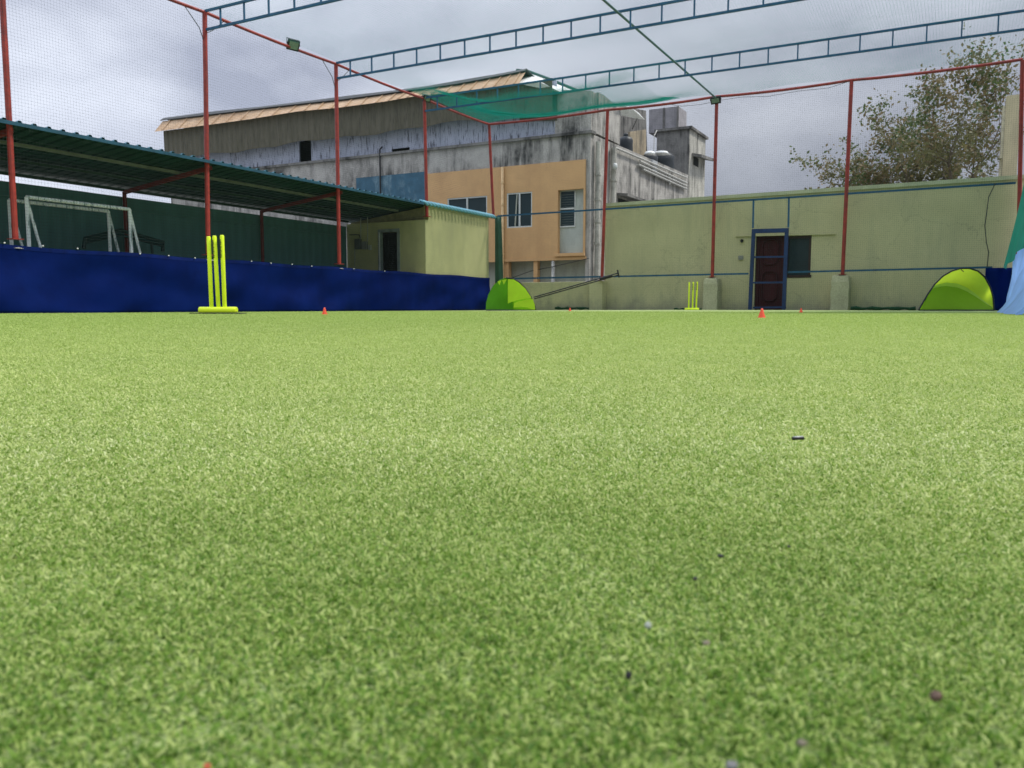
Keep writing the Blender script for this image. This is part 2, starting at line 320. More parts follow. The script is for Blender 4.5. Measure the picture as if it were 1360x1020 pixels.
def make_blades():
    """short curled artificial fibres; fibres get broader and sparser with distance"""
    n0, D0, DM = 3.3e6, .26, 12.0
    A = R_(98)
    n_near = int(A*.5*(D0**2-.07**2)*n0); n_far = int(1.35*A*n0*D0**2*math.log(DM/D0))
    d = np.concatenate([np.sqrt(rng.random(n_near)*(D0**2-.07**2)+.07**2), D0*np.exp(rng.random(n_far)*math.log(DM/D0))])
    th = (rng.random(len(d))-.5)*A + YAW
    x = EYE.x - np.sin(th)*d; y = EYE.y + np.cos(th)*d
    tt = np.clip((7-x)/5.5, 0, 1); z0 = -0.045*tt**2*(3-2*tt)
    ok = (x > .05) & (x < 15) & (y < .2); x, y, z0, d = x[ok], y[ok], z0[ok], d[ok]; n = len(x)
    s = np.maximum(1, d/D0)
    wd = .00046*s**.70*rng.uniform(.6, 1.4, n); ln = .00155*s**.50*rng.uniform(.5, 1.5, n)
    z0 = z0 + .00025*(np.sin(x*61+1.3*np.sin(y*47))+np.sin(y*53+x*19))*np.clip(1.6-d*.8, 0, 1)
    az = rng.random(n)*2*np.pi; inc = rng.uniform(.3, 1.25, n); curl = rng.normal(0, .35, n); drop = rng.uniform(.0, .6, n)
    tw = rng.normal(0, .6, n); P = np.stack([x, y, z0+rng.uniform(-.0006, .0012, n)], 1); rings = []; K = 4
    for k in range(K):
        side = np.stack([-np.sin(az), np.cos(az), 0*az], 1); sd = side*np.cos(tw)[:, None]; sd[:, 2] += np.sin(tw)*.8
        w_ = (wd/2*(.8, 1, .9, .45)[k])[:, None]; rings += [P-sd*w_, P+sd*w_]
        dr = np.stack([np.cos(az)*np.cos(inc), np.sin(az)*np.cos(inc), np.sin(inc)], 1); P = P+dr*(ln/3)[:, None]
        az = az+curl; inc = inc-drop
    V = np.stack(rings, 1).reshape(-1, 3); b = (np.arange(n)*8)[:, None]
    F = np.concatenate([b+np.array([2*k, 2*k+1, 2*k+3, 2*k+2]) for k in range(3)], 1).reshape(-1, 4)
    me = bpy.data.meshes.new('grass'); me.vertices.add(len(V)); me.vertices.foreach_set('co', V.astype(np.float32).ravel())
    me.loops.add(F.size); me.loops.foreach_set('vertex_index', F.astype(np.int32).ravel())
    me.polygons.add(len(F)); me.polygons.foreach_set('loop_start', np.arange(len(F), dtype=np.int32)*4)
    me.polygons.foreach_set('loop_total', np.full(len(F), 4, np.int32)); me.update(calc_edges=True)
    me.polygons.foreach_set('use_smooth', np.ones(len(F), bool))
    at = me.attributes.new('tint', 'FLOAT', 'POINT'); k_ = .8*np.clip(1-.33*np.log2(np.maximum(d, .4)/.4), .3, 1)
    mu = .33+.33*np.clip(np.log2(np.maximum(d, .15)/.15)/1.5, 0, 1)-.11*np.clip((d-.8)/3, 0, 1); t = np.repeat(np.clip(mu+(rng.random(n)-.5)*k_, 0, 1), 8).astype(np.float32); at.data.foreach_set('value', t)  # mean tint drops near the camera: shade there is put into fibre colour
    mt, nn, bs, o = newmat('turf_fibre')
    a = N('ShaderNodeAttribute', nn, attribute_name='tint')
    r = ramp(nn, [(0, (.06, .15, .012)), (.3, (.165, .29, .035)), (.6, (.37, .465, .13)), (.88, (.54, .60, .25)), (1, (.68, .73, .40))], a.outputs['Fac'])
    lo = noise_n(nn, 9, detail=5, rough=.65, loc=(2, 3, 0)); dl = ramp(nn, [(.3, (.90, .93, .88)), (.7, (1.07, 1.05, 1.06))], lo.outputs['Fac'])
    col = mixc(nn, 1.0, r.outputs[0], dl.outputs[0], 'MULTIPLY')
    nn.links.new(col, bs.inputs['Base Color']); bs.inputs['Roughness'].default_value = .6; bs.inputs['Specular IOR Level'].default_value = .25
    tr = N('ShaderNodeBsdfTranslucent', nn); nn.links.new(col, tr.inputs[0]); x_ = N('ShaderNodeMixShader', nn); x_.inputs[0].default_value = .42
    nn.links.new(bs.outputs[0], x_.inputs[1]); nn.links.new(tr.outputs[0], x_.inputs[2]); nn.links.new(x_.outputs[0], o.inputs[0])
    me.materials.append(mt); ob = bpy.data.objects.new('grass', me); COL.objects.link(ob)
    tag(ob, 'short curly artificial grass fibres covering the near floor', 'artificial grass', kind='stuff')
make_blades()

# ------------------------------------------------------------ cage frame
TOP, MID, LOW = 6.07, 3.12, 1.03
PY = [-19.8, -15.74, -11.64, -7.6, -3.75, 0.0]                 # left side poles
cage = thing('cage_frame', (0, 0, 0), 'red pole frame with blue ladder trusses holding up the nets around the turf', 'cage frame')
LEFTB = {-15.74: HX(20.5, 318, 0), -11.64: HX(276.5, 339, 0), -7.6: HX(450.5, 351, 0), -3.75: HX(567, 288, 0), 0.0: HX(655.5, 290, 0)}
for y in PY:
    t = Vector((0, y, TOP)); bt = LEFTB.get(y, Vector((0, y, 1.1)))
    q = MB(); q.tube([bt, t], .048, 10); q.box((bt.x-.09, bt.y-.09, bt.z), (bt.x+.09, bt.y+.09, bt.z+.012)); q.build('pole', M['red'], cage, smooth=False)
FARP = [(807, 147, 799.5, 372), (952, 129, 946, 368), (1131, 107, 1119, 365), (1358, 82, 1352, 357)]
FX = []
for a, b, c, d in FARP:
    t = HY(a, b, 0); t.z = TOP-.02; bt = HY(c, d, 0); FX.append((t.x, bt))
    q = MB(); q.tube([bt, t], .05, 10); q.box((bt.x-.09, -.09, bt.z), (bt.x+.09, .09, bt.z+.012)); q.build('pole', M['red'], cage)
# top rails, gently sagging between poles
def sagline(a, b, n, sag):
    a = Vector(a); b = Vector(b); return [a.lerp(b, i/n) - Vector((0, 0, sag*4*(i/n)*(1-i/n))) for i in range(n+1)]
pts = []
for i in range(len(PY)-1): pts += sagline((0, PY[i], TOP), (0, PY[i+1], TOP), 6, .03)[:-1]
pts.append(Vector((0, 0, TOP))); MB().tube(pts, .035, 8).build('top_rail', M['red'], cage)
pts = []; xsn = [0]+[f[0] for f in FX]
for i in range(len(xsn)-1): pts += sagline((xsn[i], 0, TOP), (xsn[i+1], 0, TOP), 6, .04)[:-1]
pts.append(Vector((xsn[-1], 0, TOP))); MB().tube(pts, .038, 8).build('top_rail', M['red'], cage)
MB().tube([(15.2, 0, TOP), (15.2, -20, TOP)], .035, 8).build('top_rail', M['red'], cage)
# blue rails on the far side
a = HY(661, 287, 0); b = HY(1349, 243, 0)
MB().bar(a, b, .045, .05).build('middle_rail', M['bluep'], cage)
a = HY(680, 370, 0); b = HY(994, 363.5, 0); MB().bar(a, b, .045, .05).build('lower_rail', M['bluep'], cage)
a = HY(1046, 361.5, 0); b = HY(1318, 355, 0); MB().bar(a, b, .045, .05).build('lower_rail', M['bluep'], cage)
for px, p1, p2 in ((1000, 303, 265), (1047, 302, 262)):
    a = HY(px, p1, 0); b = HY(px+.8, p2, 0); MB().bar(a, b, .045).build('upright', M['bluep'], cage)
# gate
gf = MB(); A = HY(1001, 307, -.03); B = HY(1045, 306, -.03); C_ = HY(996, 411.5, -.03); D_ = HY(1041, 411.5, -.03)
gf.bar((A.x, -.03, A.z+.02), (C_.x, -.03, -.03), .1, .07, (0, 1, 0)); gf.bar((B.x, -.03, B.z+.02), (D_.x, -.03, -.03), .1, .07, (0, 1, 0))
gf.bar(A-Vector((.05, .001, 0)), B+Vector((.05, -.001, 0)), .074, .12)
gate = gf.build('gate', M['gateblue'], cage)
for py in (341.5, 375.5, 408.5):
    a = HY(1000, py, -.03); b = HY(1044, py-.5, -.03); MB().bar(a, b, .05, .05).build('crossbar', M['gateblue'], gate)
# trusses
def truss(y, x1=15.2, h=.37, sp=.66, z=None):
    z = z or TOP
    q = MB(); q.bar((0.02, y, z), (x1, y, z), .045, .045); t = q.build('truss', M['bluep'], cage)
    MB().bar((0.02, y, z-h), (x1, y, z-h), .045, .045).build('bottom_chord', M['bluep'], t)
    x = .45
    while x < x1:
        MB().bar((x, y, z-h+.02), (x, y, z-.02), .03, .03).build('strut', M['bluep'], t); x += sp
for y in PY[1:-1]: truss(y, z=TOP+.02)
# central tie pipe and corner braces
MB().tube([(FX[1][0], 0, TOP-.06), (FX[1][0]-.05, -20, TOP-.06)], .025, 8).build('tie_pipe', M['tiepipe'], cage)
for y in (-11.64, -7.6):
    MB().tube([(0, y-.5, TOP-.03), (0, y-.15, TOP-.35), (0, y-.04, TOP-.6)], .009, 5).build('brace_wire', M['hair'], cage)
    MB().tube([(0, y+.5, TOP-.03), (0, y+.2, TOP-.3), (0, y+.04, TOP-.4)], .008, 5).build('brace_wire', M['hair'], cage)

# ------------------------------------------------------------ nets (real threads)
def ribbon_net(name, label, horiz, y0, y1, z0, z1, sp, w, const, holes=None, amp=.02):
    q = MB()
    def P(t, z):
        o = amp*math.sin(t*1.3+z*.9)+amp*.6*math.sin(t*3.1-z*1.7)
        return (const+o, t, z) if horiz == 'y' else (t, const+o, z)
    n = int((y1-y0)/sp); nz_ = 10
    for i in range(n+1):
        t = y0+i*sp; vs = []; dz = (z1-z0)/nz_
        for k in range(nz_+1): vs += [P(t-w/2, z0+k*dz), P(t+w/2, z0+k*dz)]
        q.add(vs, [(2*k, 2*k+1, 2*k+3, 2*k+2) for k in range(nz_)])
    m_ = int((z1-z0)/sp); ns = 60
    for j in range(m_+1):
        z = z0+j*sp; vs = []
        for k in range(ns+1):
            t = y0+(y1-y0)*k/ns; s_ = .012*math.sin(t*1.57)
            vs += [P(t, z-w/2+s_), P(t, z+w/2+s_)]
        q.add(vs, [(2*k, 2*k+2, 2*k+3, 2*k+1) for k in range(ns)])
    return tag(q.build(name, M['net']), label, 'net')
ribbon_net('side_net', 'fine pale square-mesh net along the left side above the blue sheet', 'y', -21, -.03, 1.05, TOP, .055, .0021, .035)
fn = ribbon_net('end_net', 'fine square-mesh net hanging across the far end in front of the olive wall', 'x', .05, 15.0, .0, TOP, .05, .0019, -.07)
cp = [HY(1322, 243, -.09), HY(1313, 262, -.09), HY(1310, 285, -.09), HY(1308, 300, -.09), HY(1310, 322, -.09), HY(1313, 335, -.09), HY(1311, 355, -.09)]
MB().tube(cp, .012, 5).build('edge_cord', M['hair'], fn)
def ceil_z(x, y):
    # hangs from the trusses, sags in between; drops below the last truss at the left
    k = 0
    for i in range(len(PY)-1):
        if PY[i] <= y <= PY[i+1]: t = (y-PY[i])/(PY[i+1]-PY[i]); k = 4*t*(1-t)
    e = min(1, x/1.5)*min(1, (15.2-x)/1.5)
    z = TOP+.05 - .08*k*e
    drop = .42*sstep(8.5, 5, x)*sstep(.3, 2.6, x)*sstep(-6.2, -4.4, y)*sstep(0, -2.6, y)
    return z - drop + .03*math.sin(x*2.1+y*1.3)
def ceiling_net():
    q = MB(); w = .0014
    def line(pts):
        vs = []
        for p, a, b in pts:
            w = .0011+.0010*sstep(-4.8, -4.0, p.y)*sstep(8.5, 3.5, p.x)
            vs += [p+a*w, p-a*w*.5+b*w*.87, p-a*w*.5-b*w*.87]
        fs = []
        for k in range(len(pts)-1):
            for c in range(3): fs.append((3*k+c, 3*k+(c+1) % 3, 3*k+3+(c+1) % 3, 3*k+3+c))
        q.add(vs, fs)
    Z = Vector((0, 0, 1)); X = Vector((1, 0, 0)); Y = Vector((0, 1, 0))
    y = -20.; j_ = 0
    while y < 0:
        full = y < -4.6 or j_ % 2 == 0; j_ += 1
        line([(Vector((x*.38, y, ceil_z(x*.38, y))), Z, Y) for x in range(41 if full else 18)]); y += .07 if y < -7.6 else (.05 if y < -4.6 else .03)
    x = .02; i = 0
    while x < 15.2:
        y0_ = -20 if i % 2 == 0 else -4.8
        n_ = 50 if i % 2 == 0 else 14
        line([(Vector((x, y0_+k*(-y0_)/n_, ceil_z(x, y0_+k*(-y0_)/n_))), Z, X) for k in range(n_+1)]); x += .03 if x < 6.2 else .06; i = i+1 if x < 6.2 else 0
    tag(q.build('ceiling_net', M['ceilnet']), 'sheer teal net stretched overhead across the blue trusses', 'net')
ceiling_net()
# green cloth hung on the right side
def gnet(u, v):
    y = -.15-13*u; z = 1.0+(TOP-1.0)*v
    x = 15.17 - .3*max(0, (1-v*2.2))**1.3 - .06*math.sin(u*14+v*3)*(1-v)*min(1, u*9) - .15*min(1, u*4)
    return Vector((x, y, z))
tag(MB().grid(gnet, 60, 24).build('green_cloth', M['greencloth'], smooth=True), 'green shade cloth hanging down the right side above the sunlit blue sheet', 'shade cloth')
q = MB(); a = HY(658, 287, .15); b = HY(669, 368, .15); z0 = b.z-.3
q.grid(lambda u, v: Vector((a.x+(b.x-a.x)*u*(1-.25*v), .12+.03*math.sin(u*9), z0+(a.z-z0)*v)), 8, 8)
tag(q.build('green_curtain', mat('dull_green_cloth', (.045, .11, .075), .9, .2, 3, bmp=.2, bscale=100), smooth=True, solid=.004), 'narrow dark green cloth strip hanging between the hut and the ochre house', 'shade cloth')

# ------------------------------------------------------------ blue sheet on the left wall
def tarp(u, v):
    y = -21+20.9*u; top = 1.085-.05*u + .012*math.sin(y*2.2); g = GZ(.05, y)-.01
    z = g+(top-g)*v
    n_ = noise.noise(Vector((y*1.1-z*.9, z*1.8, .3)))*.12 + noise.noise(Vector((y*.35+z*1.4, z*.7, 3)))*.13 + noise.noise(Vector((y*3.2, z*.8, 9)))*.025
    near = sstep(-13.5, -16, y)*(1-v)
    return Vector((.07+n_*(1-v*.75)*.9+.12*near, y, z))
lt = tag(MB().grid(tarp, 260, 16).build('blue_sheet', M['tarp'], smooth=True, solid=.003), 'long dark blue tarpaulin sheet covering the low left wall', 'tarpaulin')
for px, py in ((6, 322.5), (57, 326.5), (103, 330), (186, 337), (224, 339.5), (259, 342.5), (334, 347), (360, 349.5), (388, 351), (414, 353.5), (470, 357), (511, 360)):
    p = HX(px, py, .1); MB().lathe(p, [(.004, -.012), (.014, -.008), (.014, .008), (.004, .012)], 8).build('eyelet', M['white'], lt)
q = MB(); q.grid(lambda u, v: tarp(u, .94+.062*v)+Vector((.006, 0, 0)), 200, 1); q.build('hem', mat('tarp_hem', (.001, .010, .086), .7, spec=.1), lt, smooth=True)
q = MB(); q.box((-.24, -21.5, -.2), (-.012, -3.9, 1.04)); q.box((-.24, -3.9, -.2), (-.012, -.1, 1.0))
tag(q.build('low_side_wall', M['olive']), 'low wall behind the long blue tarpaulin', 'wall')
for y in PY[1:4]:                                                   # mortar pads under the poles
    p = LEFTB.get(y, Vector((0, y, 1.1)))
    tag(MB().lathe((p.x-.10, p.y, 1.03), [(.2, 0), (.17, .02), (.09, .04), (.02, .045)], 12).build('mortar_pad', M['conclight'], org=(0, 0, 0)),
        {-15.74: 'grey mortar pad under the leftmost red pole', -11.64: 'grey mortar pad under the red pole behind the near yellow wicket', -7.6: 'grey mortar pad under the red pole left of the hut door'}[y], 'mortar pad', 'mortar pads on the low wall')

# right side sheets
def rt_t(u, v):
    y = -.25-15.5*u; top = 1.15+.02*math.sin(y*3); g = GZ(14.5, y)-.005; z = g+(top-g)*v
    xt = 15.0-.2*min(1, u*2); xb = 14.86-.62*sstep(.2, .85, u)
    f = v**.75
    return Vector((xb+(xt-xb)*f + .05*math.sin(y*4+v*2)*min(1, u*6) + .06*noise.noise(Vector((y*1.5, z*2, 8))), y, z))
tag(MB().grid(rt_t, 110, 14).build('sunlit_blue_sheet', M['suntarp'], smooth=True), 'blue tarpaulin, sunlight put into its pale colour, billowing at the right edge', 'tarpaulin')
a = HY(1309, 356, -.12); b = HY(1349, 356, -.12)
q = MB(); q.grid(lambda u, v: Vector((a.x+(b.x-a.x)*u, -.12+.06*math.sin(u*9+v)-.04*(1-v), -.02+(a.z+.02)*v)), 24, 10)
tag(q.build('corner_blue_sheet', M['tarp'], smooth=True, solid=.003), 'dark blue tarpaulin in the corner right of the lime pop-up goal', 'tarpaulin')

# ------------------------------------------------------------ walls of the far end
a = HY(705, 375, .3); b = HY(803.5, 374, .3)
q = MB(); q.box((0, .3, -.2), (b.x-.45, .5, a.z)); q.box((b.x-.42, .02, -.2), (b.x+.02, .5, b.z+.02))
tag(q.build('low_end_wall', M['olive'], bevel=.01), 'low olive parapet wall with end pier left of the tall wall', 'wall')
WY = .42
xl = HY(803.5, 300, WY).x; zt0 = HY(815, 274, WY).z; zt1 = HY(1345, 238.5, WY).z
hw = thing('tall_wall', (xl, WY, 0), 'tall plain olive green wall closing the far end of the turf', 'wall')
dl, dr = HY(1004, 312, WY).x, HY(1043, 312, WY).x; dt = HY(1022, 312, WY).z
wl, wr = HY(1044, 312, WY).x, HY(1078, 312, WY).x; wz0, wz1 = HY(1060, 368, WY).z, HY(1060, 313, WY).z
X1 = 16.5
def zt(x): return zt0+(zt1-zt0)*(x-xl)/(HY(1345, 238, WY).x-xl)
q = MB()
def wallpiece(x0, x1, z0, z1, z1b=None): q.prism([(x0, WY, z0), (x1, WY, z0), (x1, WY, z1 if z1b is None else z1b), (x0, WY, z1)], (0, .22, 0))
wallpiece(xl, dl, -.2, zt(xl), zt(dl)); wallpiece(dl, dr, dt, zt(dl), zt(dr)); wallpiece(dr, wl+.001, -.2, zt(dr), zt(wl))
wallpiece(wl+.001, wr, -.2, wz0); wallpiece(wl+.001, wr, wz1, zt(wl), zt(wr)); wallpiece(wr, X1, -.2, zt(wr), zt(X1))
q.build('plaster', M['olive'], hw)
q = MB(); q.prism([(xl-.02, WY-.05, zt(xl)), (X1, WY-.05, zt(X1)), (X1, WY-.05, zt(X1)+.10), (xl-.02, WY-.05, zt(xl)+.10)], (0, .32, 0)); q.build('coping', M['coping'], hw)
a = HY(977, 313.5, WY); b = HY(1110, 310.5, WY)
q = MB(); q.bar((a.x, WY-.02, a.z), (b.x, WY-.02, b.z), .05, .04); q.build('lintel_band', M['olive'], hw)
q = MB(); q.box((dl, WY+.09, -.1), (dr, WY+.14, dt))
d_ = q.build('door', M['maroon'], hw)
q = MB(); cx = (dl+dr)/2
for z0_, z1_ in ((1.3, 2.0), (.25, 1.1)):
    pl = []; ww = (dr-dl)*.27
    for t in range(16):
        an = math.pi*2*t/16; pl.append(Vector((cx+ww*max(-1, min(1, math.cos(an)*1.25)), WY+.065, (z0_+z1_)/2+(z1_-z0_)/2*max(-1, min(1, math.sin(an)*1.12)))))
    q.tube(pl+[pl[0]], .02, 6)
q.box((dl+.02, WY+.06, -.05), (dl+.10, WY+.088, dt-.02)); q.box((dr-.1, WY+.06, -.05), (dr-.02, WY+.088, dt-.02))
q.build('panel_moulding', mat('door_moulding', (.036, .0045, .006), .8, bmp=0), d_)
q = MB(); q.box((wl, WY+.1, wz0), (wr, WY+.12, wz1)); wn = q.build('window', M['glass'], hw)
q = MB(); fr = mat('dark_wood_frame', (.03, .015, .012), .5, bmp=0)
q.box((wl, WY+.04, wz0), (wl+.07, WY+.1, wz1)); q.box((wr-.07, WY+.04, wz0), (wr, WY+.1, wz1)); q.box((wl+.07, WY+.04, wz1-.07), (wr-.07, WY+.1, wz1)); q.box((wl+.07, WY-.01, wz0-.02), (wr+.03, WY+.1, wz0+.06))
q.build('frame', fr, wn)
a = HY(985.5, 320, WY); tag(MB().lathe(a+Vector((0, -.04, 0)), [(.01, -.05), (.045, -.03), (.045, .03), (.01, .05)], 10).build('doorbell', M['black']), 'small round black fitting on the wall left of the maroon door', 'wall fitting')
a = HY(984, 342.5, WY); q = MB(); q.box((a.x-.07, WY-.035, a.z-.06), (a.x+.07, WY-.003, a.z+.06)); q.box((a.x-.03, WY-.045, a.z-.03), (a.x+.03, WY-.0355, a.z+.03))
tag(q.build('switch_box', M['plate'], bevel=.004), 'small grey switch box on the wall left of the blue gate', 'switch box')
for (x0, x1, y0, py, lab) in ((934, 953, 370, 946, 'rough plastered pier beside the far yellow wicket'), (1104, 1128, 366.5, 1119, 'rough plastered pier right of the dark window')):
    a = HY(x0, y0, -.12); b = HY(x1, y0, -.12); q = MB()
    zt_ = a.z; nlv = 7; rings = []
    for k in range(nlv):
        z = -.05+(zt_+.05)*k/(nlv-1); j = .012*math.sin(k*2.3+x0); t_ = .0 if k < nlv-1 else .03
        rings.append([(a.x+j+t_, -.12+t_, z), (b.x+j*.5-t_, -.12+t_, z), (b.x+j*.5-t_, WY-.003, z), (a.x+j+t_, WY-.003, z)])
    vs = [p for r in rings for p in r]; fs = [(3, 2, 1, 0)]
    for k in range(nlv-1):
        for c in range(4): fs.append((4*k+c, 4*k+(c+1) % 4, 4*k+4+(c+1) % 4, 4*k+4+c))
    vs.append(((a.x+b.x)/2, .1, zt_+.05)); L_ = len(vs)-1
    for c in range(4): fs.append((4*nlv-4+c, 4*nlv-4+(c+1) % 4, L_))
    q.add(vs, fs); tag(q.build('pier', M['plinth'], bevel=.012), lab, 'pier', 'piers carrying the far red poles')
# dark turf offcuts at the wall foot
for x0, x1, yy, r, lab in ((737, 787, 410.8, .05, 'dark green turf offcut roll at the foot of the low parapet'), (1130, 1216, 409, .06, 'long dark green turf roll at the wall foot left of the large pop-up goal'), (895, 932, 410.5, .03, 'short dark turf strip behind the far yellow wicket')):
    a = HY(x0, yy, -.2 if x0 != 737 else .1); b = HY(x1, yy+.5, -.2 if x0 != 737 else .1); a.z = b.z = -.012+r*.8
    n_ = 12; pts = [a.lerp(b, k/n_)+Vector((0, .03*math.sin(k), .012*math.sin(k*2.1))) for k in range(n_+1)]
    rs = [r*(.75+.25*math.sin(k*1.7)) for k in range(n_+1)]
    tag(MB().tube(pts, rs, 9).build('turf_roll', M['turfroll'], smooth=True), lab, 'turf roll', 'turf offcuts at the far wall')

# ------------------------------------------------------------ shed along the left side
SX = -2.95; RF, RB = 3.08, 2.72
shed = thing('shed', (SX, -12, 0), 'long open-fronted shed with corrugated roof and dark green back wall on the left', 'shed')
q = MB(); prof = []; y = -21.5; P_ = .25
while y < .15:
    for dy, dz in ((0, 0), (.08, 0), (.10, .035), (.145, .035), (.165, 0)): prof.append((y+dy, dz))
    y += P_
vs = []
for (yy, dz) in prof:
    e = .03*sstep(-4.2, -3.2, yy)
    vs += [(SX-.25, yy, RB+dz), (.10-1*e, yy, RF+dz), (SX-.25, yy, RB+dz-.004), (.10-1*e, yy, RF+dz-.004)]
fs = []
for i in range(len(prof)-1):
    a = 4*i; fs += [(a+1, a, a+4, a+5)[::-1], (a+2, a+3, a+7, a+6)[::-1], (a+1, a+5, a+7, a+3)]
q.add(vs, fs); q.build('roof_sheet', M['roofsheet'], shed)
MB().bar((.125, -21.5, RF-.035), (.125, -4.0, RF-.035), .03, .06).build('edge_trim', mat('teal_trim', (.015, .07, .11), .5, bmp=0), shed)
cyl = MB()
y = -3.95
tr = mat('sunlit_blue_edge', (.13, .34, .43), .5, .12, 10, bmp=0)
while y < .1:                                                       # rolled sheet ends along the hut, sunlight put into their lighter blue
    cyl.tube([(.0, y-.10, RF+.06), (.12, y+.03, RF+.01), (.17, y+.10, RF-.07)], .04, 8); y += .19
cyl.build('rolled_edge', tr, shed, smooth=True)
for xx in (-.95, -1.9, SX+.1):
    z = RF+(RB-RF)*(-xx/(-SX))-.045
    MB().bar((xx, -21.5, z), (xx, -3.8, z), .05, .06).build('purlin', mat('grey_purlin', (.14, .16, .13), .7, bmp=0) if xx > -1.5 else mat('dark_purlin', (.02, .05, .04), .7, bmp=0), shed)
for px, py, pyb in ((165, 252, 331), (347, 275, 345)):
    a = HX(px, py, SX+.15)
    zr = RB+.02; y = {165: -11.64, 347: -7.6}[px]; y = a.y
    MB().tube([(SX+.15, y, .9), (SX+.15, y, zr-.1)], .045, 8).build('post', M['shedred'], shed)
    MB().bar((SX+.15, y, zr-.11), (-.02, y, RF-.12), .07, .08).build('rafter', M['shedred'], shed)
MB().bar((SX+.15, -15.7, RB-.09), (-.02, -15.7, RF-.12), .07, .08).build('rafter', M['shedred'], shed)
MB().tube([(SX+.15, -15.7, .0), (SX+.15, -15.7, RB-.07)], .045, 8).build('post', M['shedred'], shed)
zb = RB-.17
q = MB(); q.box((SX-.06, -21.5, -.2), (SX, -3.78, zb)); q.build('back_wall', M['shedback'], shed)
MB().bar((SX+.03, -21.4, zb-.28), (SX+.03, -3.85, zb-.28), .05, .05).build('girt', M['shedback'], shed)
q = MB(); q.box((SX-.02, -21.5, -.2), (-.25, -3.8, -.02)); q.build('shed_floor', M['ground'], shed)
# ------------------------------------------------------------ hut
HYF = -3.75
hut = thing('hut', (0, HYF, 0), 'small yellow-green plastered hut with an open dark doorway at the end of the shed', 'hut')
d0 = HY(503.5, 309, HYF); d1 = HY(530, 309, HYF); xh = HY(463, 300, HYF).x
zf0, zf1 = RB+.30*0-.06, 2.72
q = MB()
def hp(x0, x1, z0, z1): q.box((x0, HYF, z0), (x1, HYF+.18, z1))
hp(SX, d0.x, -.2, 2.62); hp(d1.x, -.003, -.2, 2.62); hp(d0.x, d1.x, d0.z, 2.62)
q.box((SX, HYF+.18, -.2), (SX+.18, -.05, 2.6)); q.box((SX+.18, -.23, -.2), (-.18, -.05, 2.62))
q.build('wall', M['hutwall'], hut)
q = MB(); q.prism([(-.004, HYF+.16, -.2), (-.004, -.03, -.2), (-.004, -.03, RF-.03), (-.004, HYF+.16, RF-.03)], (-.16, 0, 0)); q.build('side_wall', M['hutwall'], hut)
q = MB(); q.prism([(SX, HYF+.2, 2.625), (-.17, HYF+.2, 2.625), (-.17, HYF+.2, RF-.06), (SX, HYF+.2, RB-.04)], (0, .1, 0)); q.build('gable_infill', mat('dark_brown_plaster', (.26, .24, .13), .9), hut)  # infill darker and browner than the hut walls
q = MB(); fm = mat('hut_door_frame', (.20, .24, .22), .6, bmp=0)
q.box((d0.x-.03, HYF-.03, .0), (d0.x+.06, HYF+.1, d0.z)); q.box((d1.x-.06, HYF-.03, .0), (d1.x+.03, HYF+.1, d0.z)); q.box((d0.x-.03, HYF-.03, d0.z), (d1.x+.03, HYF+.1, d0.z+.09))
q.build('door_frame', fm, hut)
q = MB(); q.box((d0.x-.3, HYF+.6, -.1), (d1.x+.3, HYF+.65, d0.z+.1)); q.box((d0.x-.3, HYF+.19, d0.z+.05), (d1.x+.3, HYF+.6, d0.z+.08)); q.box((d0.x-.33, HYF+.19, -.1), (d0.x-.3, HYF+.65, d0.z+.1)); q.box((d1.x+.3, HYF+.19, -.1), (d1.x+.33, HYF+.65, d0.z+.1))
q.build('dark_backing', M['dark'], hut)  # near-black panels stand in for the unlit room behind the doorway
a = HY(503, 325, HYF-.04); MB().bar((a.x+.03, HYF-.04, .9), (a.x+.03, HYF-.04, d0.z), .03).build('jamb_strip', M['whiteframe'], hut)
# electric boxes with conduits on the hut front
mb_ = thing('meter_board', HY(480, 325, HYF), 'grey electric meter board with conduits on the hut wall left of the doorway', 'meter board')
def HB(x, y, d): p = HY(x, y, HYF); p.y = HYF-d; return p
q = MB(); a = HB(473, 318, 0); b = HB(481, 331, 0); q.box((a.x, HYF-.10, b.z), (b.x, HYF-.003, a.z)); q.build('meter_box', mat('dark_grey_box', (.10, .11, .10), .5, bmp=0), mb_, bevel=.01)
q = MB(); a = HB(482, 321, 0); b = HB(489, 331, 0); q.box((a.x, HYF-.08, b.z), (b.x, HYF-.003, a.z)); q.build('meter_box', M['plate'], mb_, bevel=.01)
q = MB(); a = HB(490.5, 325.5, 0); b = HB(494, 332, 0); q.box((a.x, HYF-.06, b.z), (b.x, HYF-.003, a.z)); q.build('junction_box', M['panelgrey'], mb_, bevel=.005)
for pl in ([(480, 290), (480, 300), (480, 318)], [(489, 288), (489, 300), (489, 321)], [(465, 312), (478, 312), (480, 318)], [(472, 331), (472, 345), (472, 358)]):
    MB().tube([HB(x, y, .03) for x, y in pl], .013, 6).build('conduit', M['panelgrey'] if pl[0][0] > 470 else M['black'], mb_)

